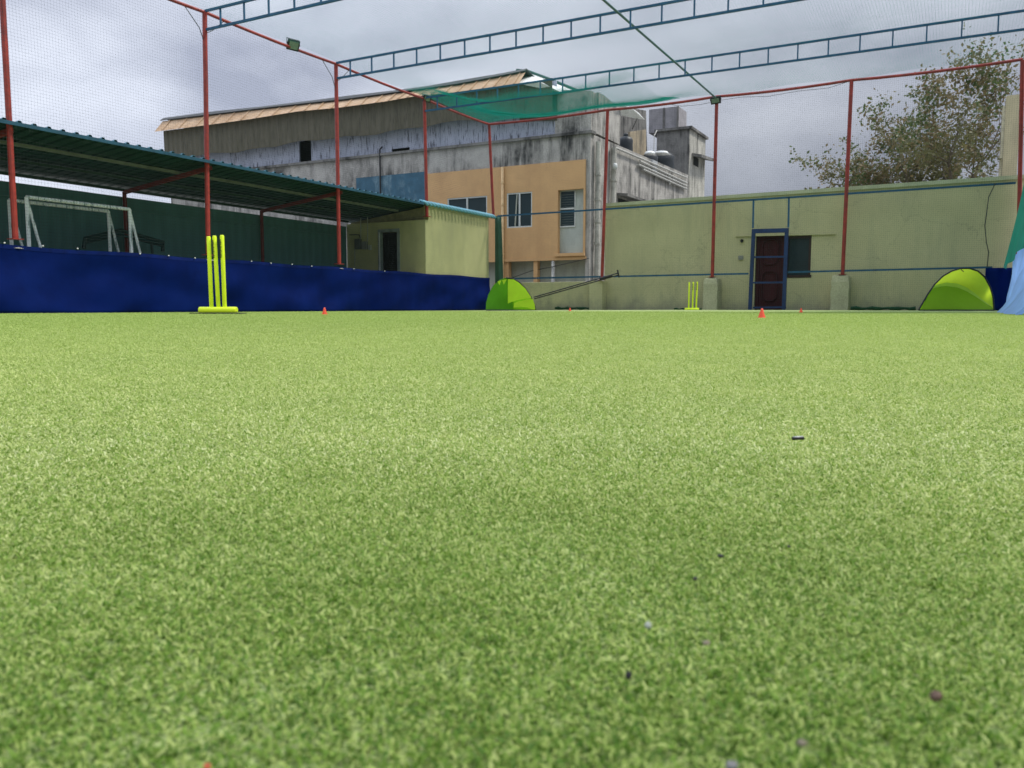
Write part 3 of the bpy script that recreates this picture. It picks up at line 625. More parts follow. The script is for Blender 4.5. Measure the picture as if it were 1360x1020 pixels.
# ------------------------------------------------------------ things stored in the shed
striped = corrugated('wound_white_tube', (.8, .88, .88), (.9, .95, .95), 'Y', .07, (.2, .3, .3), (.56, .6))
def football_goal(loc_x, tl, tr_, lb, rb, lbr, rbr, label):
    A = HX(*tl, loc_x); B = HX(*tr_, loc_x); g = thing('football_goal', (loc_x, A.y, 0), label, 'football goal', 'spare goal frames inside the shed')
    zt_ = (A.z+B.z)/2; A.z = B.z = zt_
    MB().tube([A, B], .034, 8).build('crossbar', striped, g)
    for p in (A, B):
        MB().tube([p, (loc_x, p.y, -.02)], .034, 8).build('goalpost', striped, g)
        MB().tube([p+Vector((0, 0, -.02)), (loc_x-.02, p.y+.5, -.02)], .026, 8).build('brace', striped, g)
    MB().tube([(loc_x-.02, A.y+.62, 0), (loc_x-.02, B.y+.62, 0)], .026, 8).build('base_bar', striped, g)
football_goal(-1.0, (35, 261.5), (172, 278), 0, 0, 0, 0, 'white framed football goal stored inside the shed, nearer of the two')
football_goal(-1.75, (12, 264.5), (144, 281.5), 0, 0, 0, 0, 'white framed football goal stored inside the shed, behind the nearer one')
g = thing('folded_frame', HX(160, 320, -2.4), 'dark green bent pipe frame stored against the shed back wall', 'pipe frame')
dg = mat('dark_green_pipe', (.008, .04, .035), .5, bmp=0)
pts = [(112, 316), (113, 325), (160, 307), (215, 320), (217, 327)]; fl = [HX(x, y, -2.4) for x, y in ((111, 330), (113, 317), (160, 306), (217, 322), (216, 334))]
MB().tube(fl, .045, 8).build('arched_pipe', dg, g); MB().tube([HX(114, 322, -2.38), HX(160, 312, -2.38), HX(214, 326, -2.38)], .03, 8).build('lower_pipe', dg, g)
MB().tube([HX(201, 321, -2.36), HX(203, 345, -2.36)], .03, 8).build('upright', dg, g)

# ------------------------------------------------------------ wickets
def wicket(pc, D, stumps, x0, x1, lean, label, mat_strip):
    c = HD(pc, 411, D); c.z = GZ(c.x, c.y); w_ = thing('wicket', c, label, 'cricket stumps', 'spring-back plastic wickets'); k = D/FPX
    X = rt0; Yd = Vector((-X.y, X.x, 0)); o = lambda a, b, z: c + X*a + Yd*b + Vector((0, 0, z))
    hw_ = (x1-x0)*k/2; mid = ((x0+x1)/2-pc)*k
    q = MB(); n_ = 10; pr = [(-.045, 0), (-.045, .035), (-.03, .052), (.03, .052), (.045, .035), (.045, 0)]
    vs = []; 
    for a in (-hw_, hw_):
        for (b, z) in pr: vs.append(o(mid+a, b, z+(.016 if mat_strip else .006)))
    fs = [tuple(range(6)), tuple(range(11, 5, -1))]+[(i, i+6, (i+1) % 6+6, (i+1) % 6) for i in range(6)]
    q.add(vs, fs); q.build('base', M['stump'], w_, bevel=.012)
    for i, (xb, xt) in enumerate(stumps):
        a = (xb-pc)*k; b = (xt-pc)*k; r = .0185
        p0 = o(a, 0, .05); p1 = o(b, 0, .705+.006*i)
        s = MB().tube([p0, p0.lerp(p1, .5), p0.lerp(p1, .985), p1], [r, r, r, r*.8], 14).build('stump', M['stump'], w_, smooth=True, bevel=.002)
        if i > 0:                                                   # faint vertical lettering near the top
            q = MB(); H = p1-p0; r_ = random.Random(3+i)
            ex = (X*math.cos(.55)-Yd*math.sin(.55)); nn_ = -(X*math.sin(.55)+Yd*math.cos(.55))
            for j in range(9):
                ctr = p0+H*(.70+.0285*j)+nn_*(r+.0012); hz = .007
                q.bar(ctr-ex*.007-Vector((0, 0, hz)), ctr-ex*.007+Vector((0, 0, hz)), .005, .0022)
                for zz in ((-1, 1) if j % 3 else (0, 1)): q.bar(ctr-ex*.0045+Vector((0, 0, zz*hz*.75)), ctr+ex*.006+Vector((0, 0, zz*hz*.75)), .0022, .004)
                if j % 2: q.bar(ctr+ex*.0065-Vector((0, 0, hz)), ctr+ex*.0065+Vector((0, 0, hz*.4)), .004, .0022)
            q.build('lettering', M['black'], s)
    if mat_strip:
        q = MB(); hm = 33*k
        q.add([o(mid-hm, -.09, .001), o(mid+hm, -.09, .001), o(mid+hm, .09, .001), o(mid-hm, .09, .001), o(mid-hm, -.09, .014), o(mid+hm, -.09, .014), o(mid+hm, .09, .014), o(mid-hm, .09, .014)],
              [(0,3,2,1),(4,5,6,7),(0,1,5,4),(1,2,6,5),(2,3,7,6),(3,0,4,7)])
        q.build('rubber_mat', M['black'], w_)
wicket(290, 7.45, [(281, 280.3), (290.3, 288), (298.5, 298)], 265, 314.5, 0, 'larger neon yellow cricket wicket in front of the blue tarpaulin', True)
wicket(919, 20.7, [(914.7, 914.7), (919.8, 920), (924.5, 925.3)], 909.5, 928, 0, 'small distant neon yellow wicket in front of the olive wall', False)

# ------------------------------------------------------------ cones
c0 = thing('marker_cone', (0, 0, 0), 'x', 'cone', 'small orange marker cones on the turf')
q = MB(); q.lathe((0, 0, 0), [(.021, .004), (.0205, .007), (.015, .022), (.0095, .040), (.0058, .0545), (.0035, .056)], 18); q.build('cone_body', M['cone'], c0, smooth=True)
q = MB(); q.lathe((0, 0, 0), [(.024, 0), (.0245, .002), (.0225, .0045), (.02, .005)], 18); q.build('base_rim', M['cone'], c0)
for i, (px, D, s, lab) in enumerate(((1012, 5.05, 1.04, 'orange cone standing in front of the maroon door, largest of the four'), (1064, 9.9, 1, 'orange cone below the dark window right of the maroon door'),
                                (431, 7.0, 1.06, 'orange-red cone in front of the long blue tarpaulin'), (757, 13.2, .97, 'tiny orange cone before the low parapet wall'))):
    c = c0 if i == 0 else copy_tree(c0)
    p = HD(px, 411, D); c.location = (p.x, p.y, GZ(p.x, p.y)+.004); c.scale = (s,)*3; c['label'] = lab

# ------------------------------------------------------------ pop-up goals
def dome(name, base_px, D, ppx, label, depth, ang=0):
    """pop-up goal: black hooped arch from photograph outline points at depth D, fabric bowl behind"""
    P = [HD(x, y, D) for x, y in ppx]; c = HD(base_px, 412, D); c.z = GZ(c.x, c.y)
    g = thing(name, c, label, 'pop-up goal', 'lime pop-up goals')
    return g, P
# large one on the right
D = 18.9
out_ = [(1220, 412), (1225, 403), (1232, 391), (1241, 378), (1252, 367), (1264, 360), (1276, 356.5), (1288, 356.5), (1299, 360), (1308, 368), (1315, 381), (1319, 394), (1320.5, 412)]
g, P = dome('popup_goal', 1270, D, out_, 'large lime green pop-up goal in the right far corner', 1)
for p in P: p.z = max(p.z, GZ(p.x, p.y)+.01)
back = ray(1272, 400); back.z = 0; back.normalize()
MB().tube(P, .018, 8).build('hoop', M['black'], g)
MB().tube([P[0]+Vector((0, 0, .0)), P[-1]], .018, 8).build('ground_hoop', M['black'], g)
cb = (P[0]+P[-1])/2
seam = [(1233, 389), (1240, 379), (1256, 374.5), (1272, 376), (1284, 381), (1296, 389.5), (1308, 400), (1319, 409)]
def lerp_line(pts, t):
    k = t*(len(pts)-1); i = min(int(k), len(pts)-2); return Vector(pts[i]).lerp(Vector(pts[i+1]), k-i)
SP = [HD(x, y, D) for x, y in seam]
def deep(p, f):                                                      # bowl: pushed back, most in the middle
    return p + back*f
def bowl(u, v):
    e = lerp_line([tuple(p) for p in P[2:]], u); s_ = lerp_line([tuple(p) for p in SP], u)
    b_ = .55*math.sin(math.pi*min(1, max(0, u)))*math.sin(v*math.pi/2)
    return e.lerp(s_, v) + back*b_*.9 + Vector((0, 0, 0))
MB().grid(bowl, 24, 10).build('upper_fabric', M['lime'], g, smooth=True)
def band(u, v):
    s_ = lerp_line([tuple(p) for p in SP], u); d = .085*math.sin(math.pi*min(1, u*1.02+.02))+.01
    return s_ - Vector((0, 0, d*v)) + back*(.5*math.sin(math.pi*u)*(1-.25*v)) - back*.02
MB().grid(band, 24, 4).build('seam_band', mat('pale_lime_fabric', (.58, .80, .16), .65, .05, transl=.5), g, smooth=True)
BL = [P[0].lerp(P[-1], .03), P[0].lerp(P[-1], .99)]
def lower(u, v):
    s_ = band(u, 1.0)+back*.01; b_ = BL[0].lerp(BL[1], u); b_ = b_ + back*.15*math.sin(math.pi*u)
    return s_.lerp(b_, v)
MB().grid(lower, 24, 10).build('lower_fabric', mat('dark_lime_fabric', (.30, .52, .02), .65, .06, 3, bmp=.2, bscale=12, transl=.4), g, smooth=True)  # lower panel a darker lime than the upper one
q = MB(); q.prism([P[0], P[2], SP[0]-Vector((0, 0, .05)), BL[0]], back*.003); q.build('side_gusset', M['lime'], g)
MB().tube([HD(1276, 357, D-.03), HD(1277.5, 359, D-.05), HD(1280, 361, D-.05)], .009, 5).build('strap', M['black'], g)
# smaller one on the left
D = 23.4; back = ray(678, 400); back.z = 0; back.normalize()
out_ = [(645.5, 412), (646, 402), (649, 391), (655, 380), (663, 372.5), (672, 369), (681, 370), (690, 375), (698, 383), (705, 394), (709.5, 404), (711.5, 412)]
g, P = dome('popup_goal', 678, D, out_, 'small lime green pop-up goal at the corner end of the blue tarpaulin', 1)
for p in P: p.z = max(p.z, GZ(p.x, p.y)+.01)
MB().tube(P[5:], .022, 8).build('hoop', M['black'], g)
MB().tube(P[:6], .010, 8).build('hoop', M['limedark'], g)
MB().tube([P[0], P[-1]], .02, 8).build('ground_hoop', M['black'], g)
def fan(edge, ctr, depth, nu=16, nv=8):
    E_ = [tuple(p) for p in edge]; q = MB()
    q.grid(lambda u, v: lerp_line(E_, u).lerp(ctr, v) + back*depth*math.sin(v*math.pi/2), nu, nv); return q
bc = P[0].lerp(P[-1], .5)
fan([P[0]]+P[1:7], HD(682, 412.5, D), .35).build('dark_panel', M['limedark'], g, smooth=True)  # left panel a darker green than the other panels
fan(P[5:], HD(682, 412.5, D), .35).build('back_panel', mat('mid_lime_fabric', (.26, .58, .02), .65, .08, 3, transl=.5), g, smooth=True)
fl = [HD(x, y, D-.06) for x, y in ((674.5, 371), (674.5, 403), (681, 400.5), (690, 398), (699, 396.5), (706, 396), (704.5, 393.5), (698, 383.5), (690, 376), (682, 371))]
q = MB(); q.prism(fl, back*.004); q.build('front_flap', M['lime'], g)
fl = [HD(x, y, D-.07) for x, y in ((682, 408.5), (683, 402.5), (690, 400), (699, 398), (707.5, 397), (710, 404), (711, 411), (708, 411.3), (700, 408.5), (692, 407.5))]
q = MB(); q.prism(fl, back*.004); q.build('front_flap', M['lime'], g)
for a_, b_, c_ in (((661, 374), (663.5, 379), (666, 372)), ((667, 372), (669, 378), (673, 371))):
    q = MB(); q.prism([HD(*a_, D-.05), HD(*b_, D-.05), HD(*c_, D-.05)], back*.004); q.build('tip_gusset', M['lime'], g)
# twin black rod
g = thing('rod_rake', HD(765, 380, 23.3), 'long black twin-rod turf rake leaning between the small pop-up goal and the rail', 'turf rake')
for a_, b_ in (((709, 394.7), (820, 363.0)), ((709.5, 397), (821.5, 365.3))):
    MB().tube([HD(*a_, 23.25), HD(*b_, 22.9)], .017, 7).build('rod', M['black'], g)
MB().tube([HD(820, 358.5, 22.88), HD(821, 363, 22.88), HD(822.3, 368.5, 22.88)], .022, 7).build('head_bar', M['black'], g)
MB().tube([HD(796, 370.3, 22.97), HD(813, 365.8, 22.9)], .032, 7).build('sleeve', M['black'], g)

# ------------------------------------------------------------ floodlights
def floodlight(p, face, tilt, w_, h_, label):
    g = thing('floodlight', p, label, 'floodlight', 'floodlights on the cage frame')
    f = Vector(face).normalized(); f = (f+Vector((0, 0, -tilt))).normalized(); s_ = f.cross(Vector((0, 0, 1))).normalized(); u_ = s_.cross(f)
    def bx(name, a, b, c, th, mt):
        q = MB(); ce = p+f*c
        pl = [ce-s_*a-u_*b, ce+s_*a-u_*b, ce+s_*a+u_*b, ce-s_*a+u_*b]; q.prism(pl, f*th); return q.build(name, mt, g, bevel=.008)
    bx('housing', w_/2, h_/2, -.03, .05, M['black']); bx('lens', w_/2-.035, h_/2-.035, .021, .006, mat('lamp_glass', (.16, .22, .17), .2, .2, 20, bmp=0, spec=.7))
    bx('rear_fins', w_/3, h_/3, -.06, .029, M['black'])
    q = MB(); q.tube([p-s_*(w_/2+.015), p-s_*(w_/2+.015)+Vector((0, 0, h_*.55)), p+s_*(w_/2+.015)+Vector((0, 0, h_*.55)), p+s_*(w_/2+.015)], .01, 6); q.build('bracket', M['black'], g)
floodlight(HX(389.5, 60, .05), (1, -.3, 0), .5, .30, .24, 'square black floodlight on the left top rail between two poles')
floodlight(HX(567, 131, .06), (1, -.5, 0), .6, .26, .2, 'small floodlight at the top of the pole by the hut')
floodlight(HY(950.5, 133.5, -.08), (-.2, -1, 0), .35, .30, .19, 'floodlight at the top of the far pole under the tie pipe')
# cable under the far rail
q = MB(); cps = [(880, 137), (905, 141), (930, 139), (958, 133), (985, 129), (1020, 128), (1060, 121), (1100, 117), (1128, 108)]
tag(MB().tube([HY(x, y, -.03) for x, y in cps], .006, 5).build('cable', M['hair']), 'thin loose cable looping below the far red top rail', 'cable')

exec_marker = None
# ------------------------------------------------------------ old factory house behind
FY = 4.0
XC = HY(783.5, 300, FY).x
fac = thing('weathered_house', (XC, FY, 0), 'weathered concrete house with ochre front, patched sheet walls and tan roof', 'house')
XL = HY(226, 200, FY).x
zl = HY(777, 178, FY).z                       # ledge height
zo1 = HY(700, 219, FY).z; zo0 = HY(740, 343, FY).z; xo0 = HY(567, 260, FY).x; xo1 = HY(778, 260, FY).x
zbl = HY(520, 232, FY).z; xb0 = HY(473, 240, FY).x
T = .25
q = MB()
q.box((xo0, FY, zo1), (XC-.003, FY+T, zl)); q.box((XL, FY, -1), (xb0, FY+T, zl)); q.box((xb0, FY, zbl), (xo0, FY+T, zl))
q.box((xo1, FY-.0, -1), (XC-.003, FY+T, zo1))
q.build('front_wall', M['conc'], fac)
q = MB(); q.box((xb0, FY+.004, -1), (xo0, FY+T, zbl)); q.build('blue_wall', M['bluewall'], fac)
# ochre wall with openings for two windows and one recessed door
def px_rect(x0, y0, x1, y1, y=FY): a = HY(x0, (y0), y); b = HY(x1, y1, y); return a.x, b.x, b.z, a.z
w1 = px_rect(595, 262, 648, 300); w2 = px_rect(674, 257, 707.5, 301.5); w3 = px_rect(742, 253, 775, 335.5)
w1 = (w1[0], w1[1], HY(648, 285, FY).z-.5, HY(620, 262, FY).z)
q = MB(); zs = [zo0, zo1]
def rects(x0, x1, z0, z1, holes):
    xs_ = sorted({x0, x1, *[h[0] for h in holes], *[h[1] for h in holes]})
    for i in range(len(xs_)-1):
        a, b = xs_[i], xs_[i+1]; hs = [h for h in holes if h[0] <= a+1e-6 and h[1] >= b-1e-6]
        if not hs: yield a, b, z0, z1
        else: h = hs[0]; yield a, b, z0, h[2]; yield a, b, h[3], z1
for a, b, c, d in rects(xo0, xo1, zo0, zo1, [w1, w2, w3]): q.box((a, FY-.06, c), (b, FY+T-.02, d))
q.build('ochre_wall', M['orangewall'], fac)
def window(r, mull, label=None, open_=False):
    x0, x1, z0, z1 = r; q = MB(); e = .05; y0, y1 = FY-.04, FY+.03
    q.box((x0, y0, z0), (x0+e, y1, z1)); q.box((x1-e, y0, z0), (x1, y1, z1)); q.box((x0+e, y0, z0), (x1-e, y1, z0+e)); q.box((x0+e, y0, z1-e), (x1-e, y1, z1))
    for m_ in mull: xm = x0+(x1-x0)*m_; q.box((xm-.03, y0-.01, z0+e), (xm+.03, y1, z1-e))
    f_ = q.build('window', M['whiteframe'], fac)
    q = MB(); q.box((x0+e, FY+.005, z0+e), (x1-e, FY+.015, z1-e)); q.build('pane', M['glass'], f_)
    return f_
window(w1, [.5]); f2 = window(w2, [.5])
x0, x1, z0, z1 = w2; q = MB(); q.prism([(x0+(x1-x0)*.30, FY-.045, z0+.06), (x0+(x1-x0)*.35, FY-.045, z0+.06), (x0+(x1-x0)*.42, FY-.045, z1-.06), (x0+(x1-x0)*.38, FY-.045, z1-.06)], (0, .02, 0)); q.build('curtain_edge', M['panelgrey'], f2)
# recessed door with louvred top window
x0, x1, z0, z1 = w3; q = MB(); q.box((x0, FY+.12, z0), (x1, FY+.18, z1)); dd = q.build('door', M['doorwhite'], fac)
lw = px_rect(745, 255, 763, 299.5, FY+.1); q = MB()
q.box((lw[0]-.03, FY+.085, lw[2]-.05), (lw[1]+.03, FY+.118, lw[2])); q.box((lw[0]-.03, FY+.085, (lw[2]+lw[3])/2-.03), (lw[1]+.03, FY+.118, (lw[2]+lw[3])/2+.03)); q.box((lw[1], FY+.085, lw[2]), (lw[1]+.04, FY+.118, lw[3]))
q.build('door_frame', M['whiteframe'], dd)
q = MB(); q.box((lw[0], FY+.105, lw[2]), (lw[1], FY+.1165, lw[3])); q.build('pane', M['glass'], dd)
q = MB(); zz = lw[2]+.06
while zz < lw[3]-.04: q.bar((lw[0], FY+.098, zz), (lw[1], FY+.098, zz), .012, .012); zz += .09
q.build('louvres', mat('louvre_grey', (.10, .13, .12), .4, bmp=0), dd)
q = MB(); a = HY(668, 337, FY); b = HY(780, 342, FY); q.box((xo0, FY-.09, zo0-.08), (XC-.1, FY-.062, zo0+.03)); q.box((w3[0]-.1, FY-.16, w3[2]-.12), (w3[1]+.1, FY-.063, w3[2]-.01)); q.build('ledge', M['orangewall'], fac)
# below the ochre wall: posts and pale infill
q = MB()
for c0_, c1_, mt in ((667, 676, 0), (709, 714, 0)): a = HY(c0_, 360, FY); b = HY(c1_, 360, FY); q.box((a.x, FY-.03, -1), (b.x, FY+.2, zo0-.08))
q.build('ochre_post', M['orangewall'], fac)
a = HY(732, 360, FY); b = HY(738, 360, FY); q = MB(); q.tube([((a.x+b.x)/2, FY-.02, -1), ((a.x+b.x)/2, FY-.02, zo0-.09)], .07, 10); q.build('drain_pipe', M['greypipe'], fac, smooth=True)
q = MB(); q.box((xo0, FY+.32, -1), (xo1, FY+.36, zo0+.1)); q.build('infill_wall', M['panelgrey'], fac)
q = MB(); q.tube([HY(680, 369, FY+.2), HY(705, 360, FY+.15), HY(735, 354, FY-.12), HY(782, 343, FY-.1)], .012, 5); q.build('cable', M['black'], fac)
# ochre downpipe
a = HY(667.5, 222, FY-.12); b = HY(667.5, 340, FY-.12); q = MB(); q.tube([(a.x, FY-.13, -1), (a.x, FY-.13, a.z)], .06, 10); dp = q.build('drain_pipe', M['pipe'], fac, smooth=True)
for py in (244, 273, 302, 338):
    z = HY(667, py, FY).z; MB().lathe((a.x, FY-.13, z), [(.062, -.03), (.075, -.03), (.075, .03), (.062, .03)], 10).build('pipe_collar', M['pipe'], dp)
# thin vertical pipe on the blue wall
a = HY(506, 199, FY); q = MB(); q.tube([(a.x, FY-.08, 2.0), (a.x, FY-.08, a.z), (a.x+.02, FY+.05, a.z+.12)], .035, 8); q.build('drain_pipe', M['black'], fac)
# upper ledge and sheet wall
q = MB(); q.box((XL, FY-.10, zl), (XC+.08, FY+.3, zl+.10)); q.build('ledge', M['concdark'], fac)
zp = HY(560, 170, FY+.15).z; xe = HY(737, 150, FY).x
ze = HY(690, 111, FY-.5).z
hole = px_rect(397, 183, 413.5, 207, FY+.1); hole = (hole[0], hole[1], zl+.12, zl+1.05)
hole2 = px_rect(520, 193, 544, 197, FY+.1); hole2 = (hole2[0], hole2[1], zl+.12, zl+.26)
q = MB()
for a, b, c, d in rects(XL, xe, zl+.1, ze+.1, [hole, hole2]): q.box((a, FY+.1, c), (b, FY+.16, d))
q.build('sheet_wall', M['peeled'], fac)
q = MB(); q.box((hole[0]-3.5, FY+.9, zl), (hole2[1]+.3, FY+.95, ze)); q.build('dark_backing', M['dark'], fac)  # near-black panel stands in for the dark behind the holes
# dark olive sheets hanging under the eave, with uneven lower edge
za = HY(230, 213, FY-.1).z; zb_ = HY(640, 160, FY-.1).z
low = []; n_ = 26; xe2 = HY(737, 150, FY-.1).x
for i in range(n_+1):
    t = i/n_; x = XL+(xe2-XL)*t; low.append(Vector((x, FY-.32, za+(zb_-za)*t+(.05*math.sin(i*1.9)+.04*math.sin(i*.7)))))
eave = [HY(a, b, FY-.36) for a, b in ((205, 175), (272, 166.5), (330, 158.5), (395, 148), (450, 143), (510, 135), (547, 128.5), (600, 123), (650, 116), (689, 111), (760, 98))]
def eave_z(x):
    for a, b in zip(eave, eave[1:]):
        if x <= b.x: return a.z+(b.z-a.z)*(x-a.x)/(b.x-a.x)
    return eave[-1].z
top = [Vector((p.x, FY-.34, eave_z(p.x)-.01)) for p in low]
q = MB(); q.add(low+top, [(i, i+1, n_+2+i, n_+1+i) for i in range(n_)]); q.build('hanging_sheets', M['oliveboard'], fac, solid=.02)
for xx in (XL,): q = MB(); q.box((xx-.03, FY-.03, -1), (xx+.0, FY+8, ze)); q.build('end_wall', M['oliveboard'], fac)
# roof: tan sheets rising behind the eave to a dark ridge
xr0 = HY(205, 175, FY-.6).x; lo_l = HY(205, 175, FY-.6); lo_r = HY(689, 111, FY-.6)
ze_ = (lo_l.z+lo_r.z)/2
xr1 = lo_r.x
def ridge_at(x, px, py):
    p = HX(px, py, x); return p
rl = HX(216, 160.5, xr0+.05); rr = HX(699, 95, xr1+.05)
print('ROOF', lo_l, lo_r, rl, rr)
yr = 6.2; zr_l = None
def zray(px, py, y): return HY(px, py, y)
edge = [(205, 175, 216, 161), (272, 166.5, 285, 153), (330, 158.5, 342, 146), (395, 148, 405, 139), (450, 143, 458, 133.5), (510, 135, 520, 125), (547, 128.5, 560, 120), (600, 123, 610, 113), (650, 116, 660, 103.5), (689, 111, 698, 96)]
lowp = [HY(a, b, FY-.6) for a, b, c, d in edge]
yr = FY-.05
topp = [HY(c, d, yr) for a, b, c, d in edge]
q = MB(); q.add(lowp+topp, [(i, i+1, len(edge)+i+1, len(edge)+i) for i in range(len(edge)-1)]); 
for i in range(len(edge)-1):
    for k in range(3):
        t_ = (k+.5)/3; a_ = lowp[i].lerp(lowp[i+1], t_); b_ = topp[i].lerp(topp[i+1], t_); q.bar(a_+Vector((0, -.035, .015)), b_+Vector((0, -.05, .0)), .05, .02)
q.build('roof', M['tanroof'], fac)
rf = MB(); 
rf.add([p+Vector((-.1 if i == 0 else 0, -.08, .03)) for i, p in enumerate(topp)]+[p+Vector((0, .1, .17+.03*math.sin(i*2))) for i, p in enumerate(topp)]+[p+Vector((0, 3.5, -.6)) for p in topp],
       [(i+k, i+1+k, len(edge)+i+1+k, len(edge)+i+k) for i in range(len(edge)-1) for k in (0, len(edge))])
rf.build('ridge_sheet', mat('dark_ridge_sheet', (.045, .05, .05), .6), fac, solid=.03)
# white end sheet dropping to the right of the tan roof
q = MB(); wp = [HY(689, 111, FY-.55), HY(699, 96.5, FY+1.2), HY(730, 106, FY+1.2), HY(766, 121, FY+1.0), HY(745, 122.5, FY-.2), HY(718, 109.5, FY-.5)]
q.prism(wp, (0, .03, .0)); q.build('end_sheet', M['whitesheet'], fac)
MB().tube([HY(686, 93, FY+1.1), HY(700, 94, FY+1.1), HY(730, 105, FY+1.1), HY(768, 120.5, FY+.9)], .05, 8).build('barge_rail', mat('green_rail', (.02, .09, .07), .5, bmp=0), fac)
q = MB(); wp = [HY(690, 112, FY), HY(718, 111, FY), HY(740, 122, FY), HY(740, 160, FY), HY(690, 160, FY)]; q.prism([p+Vector((0, -.0, 0)) for p in wp], (0, .05, 0)); q.build('gable_sheet', M['oliveboard'], fac)
# concrete block above the ledge at the corner
zk = HY(780, 121, FY).z; y8 = HX(824, 150, XC).y
q = MB(); q.prism([(xe, FY+.02, zl+.101), (XC, FY+.02, zl+.101), (XC, FY+.02, zk), (xe, FY+.02, HY(737, 119, FY).z)], (0, .3, 0)); q.build('corner_block', M['conc'], fac)
s0 = Vector((XC+.002, FY+.02, zl+.101)); prof_ = [(786, 122), (795, 122.5), (803, 127), (812, 135), (824, 141)]
tp = [HX(a, b, XC) for a, b in prof_]; tp[0].y = FY+.33
q = MB(); q.prism([Vector((XC, FY+.33, zl+.101)), Vector((XC, tp[-1].y, zl+.101))]+tp[::-1], (-.3, 0, 0)); q.build('side_block', M['conc'], fac)
# long side wall running back from the corner with its sloping parapet line
yT = HX(914, 232, XC).y; yT2 = HX(936, 200, XC).y
print('side y', y8, yT, yT2, 'XC', XC, 'zl', zl, 'ze', ze)
q = MB(); pz = HX(912, 231.5, XC).z
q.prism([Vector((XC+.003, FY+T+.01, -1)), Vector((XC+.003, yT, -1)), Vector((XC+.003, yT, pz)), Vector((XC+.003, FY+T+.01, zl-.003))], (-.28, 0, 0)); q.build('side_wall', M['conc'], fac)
q = MB(); 
for a_, b_ in (((817, 196), (912, 236)), ((850, 214), (912, 243)), ((848, 218.5), (912, 247)), ((854, 225), (912, 251))):
    q.tube([HX(*a_, XC+.12), HX(*b_, XC+.12)], .045, 7)
q.build('pipe_run', M['greypipe'], fac)
a = HX(889, 229, XC+.12); MB().tube([HX(889, 225, XC+.1), HX(889, 245, XC+.1)], .04, 7).build('pipe_bracket', M['greypipe'], fac)
for px, pt, r_ in ((794, 188, .10), (814.5, 196, .11)):
    a = HX(px, 260, XC+.16); z1_ = HX(px, pt, XC+.16).z; q = MB(); q.tube([(a.x, a.y, -1), (a.x, a.y, z1_)], r_, 12)
    for z_ in (2.4, 3.2, 4.0, 4.9): q.lathe((a.x, a.y, z_), [(r_, -.05), (r_+.02, -.05), (r_+.02, .05), (r_, .05)], 12)
    q.build('drain_pipe', M['conclight'], fac, smooth=False)
a = HX(817, 221, XC+.3); MB().lathe(a, [(.05, -.12), (.09, -.05), (.09, .05), (.05, .12)], 12).build('pipe_elbow', M['whiteframe'], fac, smooth=True)
# window hood low on the side wall
a = HX(819, 256, XC); b = HX(856, 268.5, XC)
q = MB(); q.prism([a, b, b+Vector((0, 0, -.10)), a+Vector((0, 0, -.10))], (.45, 0, -.05)); q.build('window_hood', M['concdark'], fac)
a = HX(821, 263, XC+.006); b = HX(835, 274, XC+.006); q = MB(); q.box((XC+.006, a.y, a.z-1.2), (XC+.02, b.y+1.2, a.z)); q.build('window', M['dark'], fac)
# stair tower at the back
xtl = HY(872, 200, yT).x; ztw = HY(914, 168, yT).z; zt2 = HY(876, 176, yT).z
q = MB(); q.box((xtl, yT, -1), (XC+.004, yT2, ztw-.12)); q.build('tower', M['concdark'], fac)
q = MB(); q.box((XC+.0045, yT+.01, -1), (XC+.03, yT2, ztw-.121)); q.build('tower_sunlit_side', M['conclight'], fac)  # paler concrete puts the sun's light into this side's colour
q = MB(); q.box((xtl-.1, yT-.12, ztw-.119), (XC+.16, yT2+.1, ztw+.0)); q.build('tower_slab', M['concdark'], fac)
yb = yT+.6; b0 = HY(862, 150, yb); b1 = HY(901, 150, yb); b2 = HX(912, 150, b1.x)
q = MB(); q.box((b0.x, yb, ztw), (b1.x, b2.y, HY(901, 141, yb).z)); q.build('roof_tank', mat('grey_tank_concrete', (.28, .27, .28), .85, .15, 3, dirt=(.15, .15, .16), dscale=2), fac)
q = MB(); x_ = HY(882, 150, yb).x; q.box((x_-.05, yb-.04, ztw), (x_+.05, yb-.003, HY(901, 141, yb).z)); q.build('tank_rib', M['concdark'], fac); q = MB(); q.box((b1.x-.08, yb-.04, ztw+.001), (b1.x+.02, yb-.003, HY(901, 141, yb).z)); q.build('tank_rib', M['concdark'], fac)
q = MB(); a = HX(919, 203, XC+.05); b = HX(937, 209, XC+.05); q.prism([a, b, b-Vector((0, 0, .14)), a-Vector((0, 0, .14))], (.5, 0, -.12)); q.build('window_hood', M['concdark'], fac)
a = HX(921, 207, XC+.032); b = HX(927.5, 222.5, XC+.032); q = MB(); q.box((XC+.031, a.y, b.z), (XC+.04, b.y, a.z)); q.build('window', M['dark'], fac)
# recess between block and tower: beige wall, awning, drums
ym = HX(858, 200, XC-1).y
q = MB(); a = HX(828, 145, XC-1.2); 
q.prism([HX(822, 140, XC-1.6), HX(858, 147, XC-1.6), HX(860, 215, XC-1.6), HX(822, 200, XC-1.6)], (-.1, 0, 0)); q.build('recess_wall', M['concdark'], fac)
q = MB(); q.prism([HX(837, 175, XC-1.0), HX(858, 172, XC-1.0), HX(858, 208, XC-1.0), HX(837, 200, XC-1.0)], (-.1, 0, 0)); q.build('recess_wall', mat('stained_beige', (.30, .25, .17), .9, .2, 3, dirt=(.1, .09, .07)), fac)
aw = [HX(824, 139, XC+.2), HX(838, 143, XC+.2), HX(849, 150.5, XC+.2), HX(856.5, 159, XC+.2), HX(844, 157.5, XC-.0), HX(825, 153, XC-.2)]
q = MB(); q.prism(aw, (-.02, 0, .02)); q.build('awning', M['whitesheet'], fac)
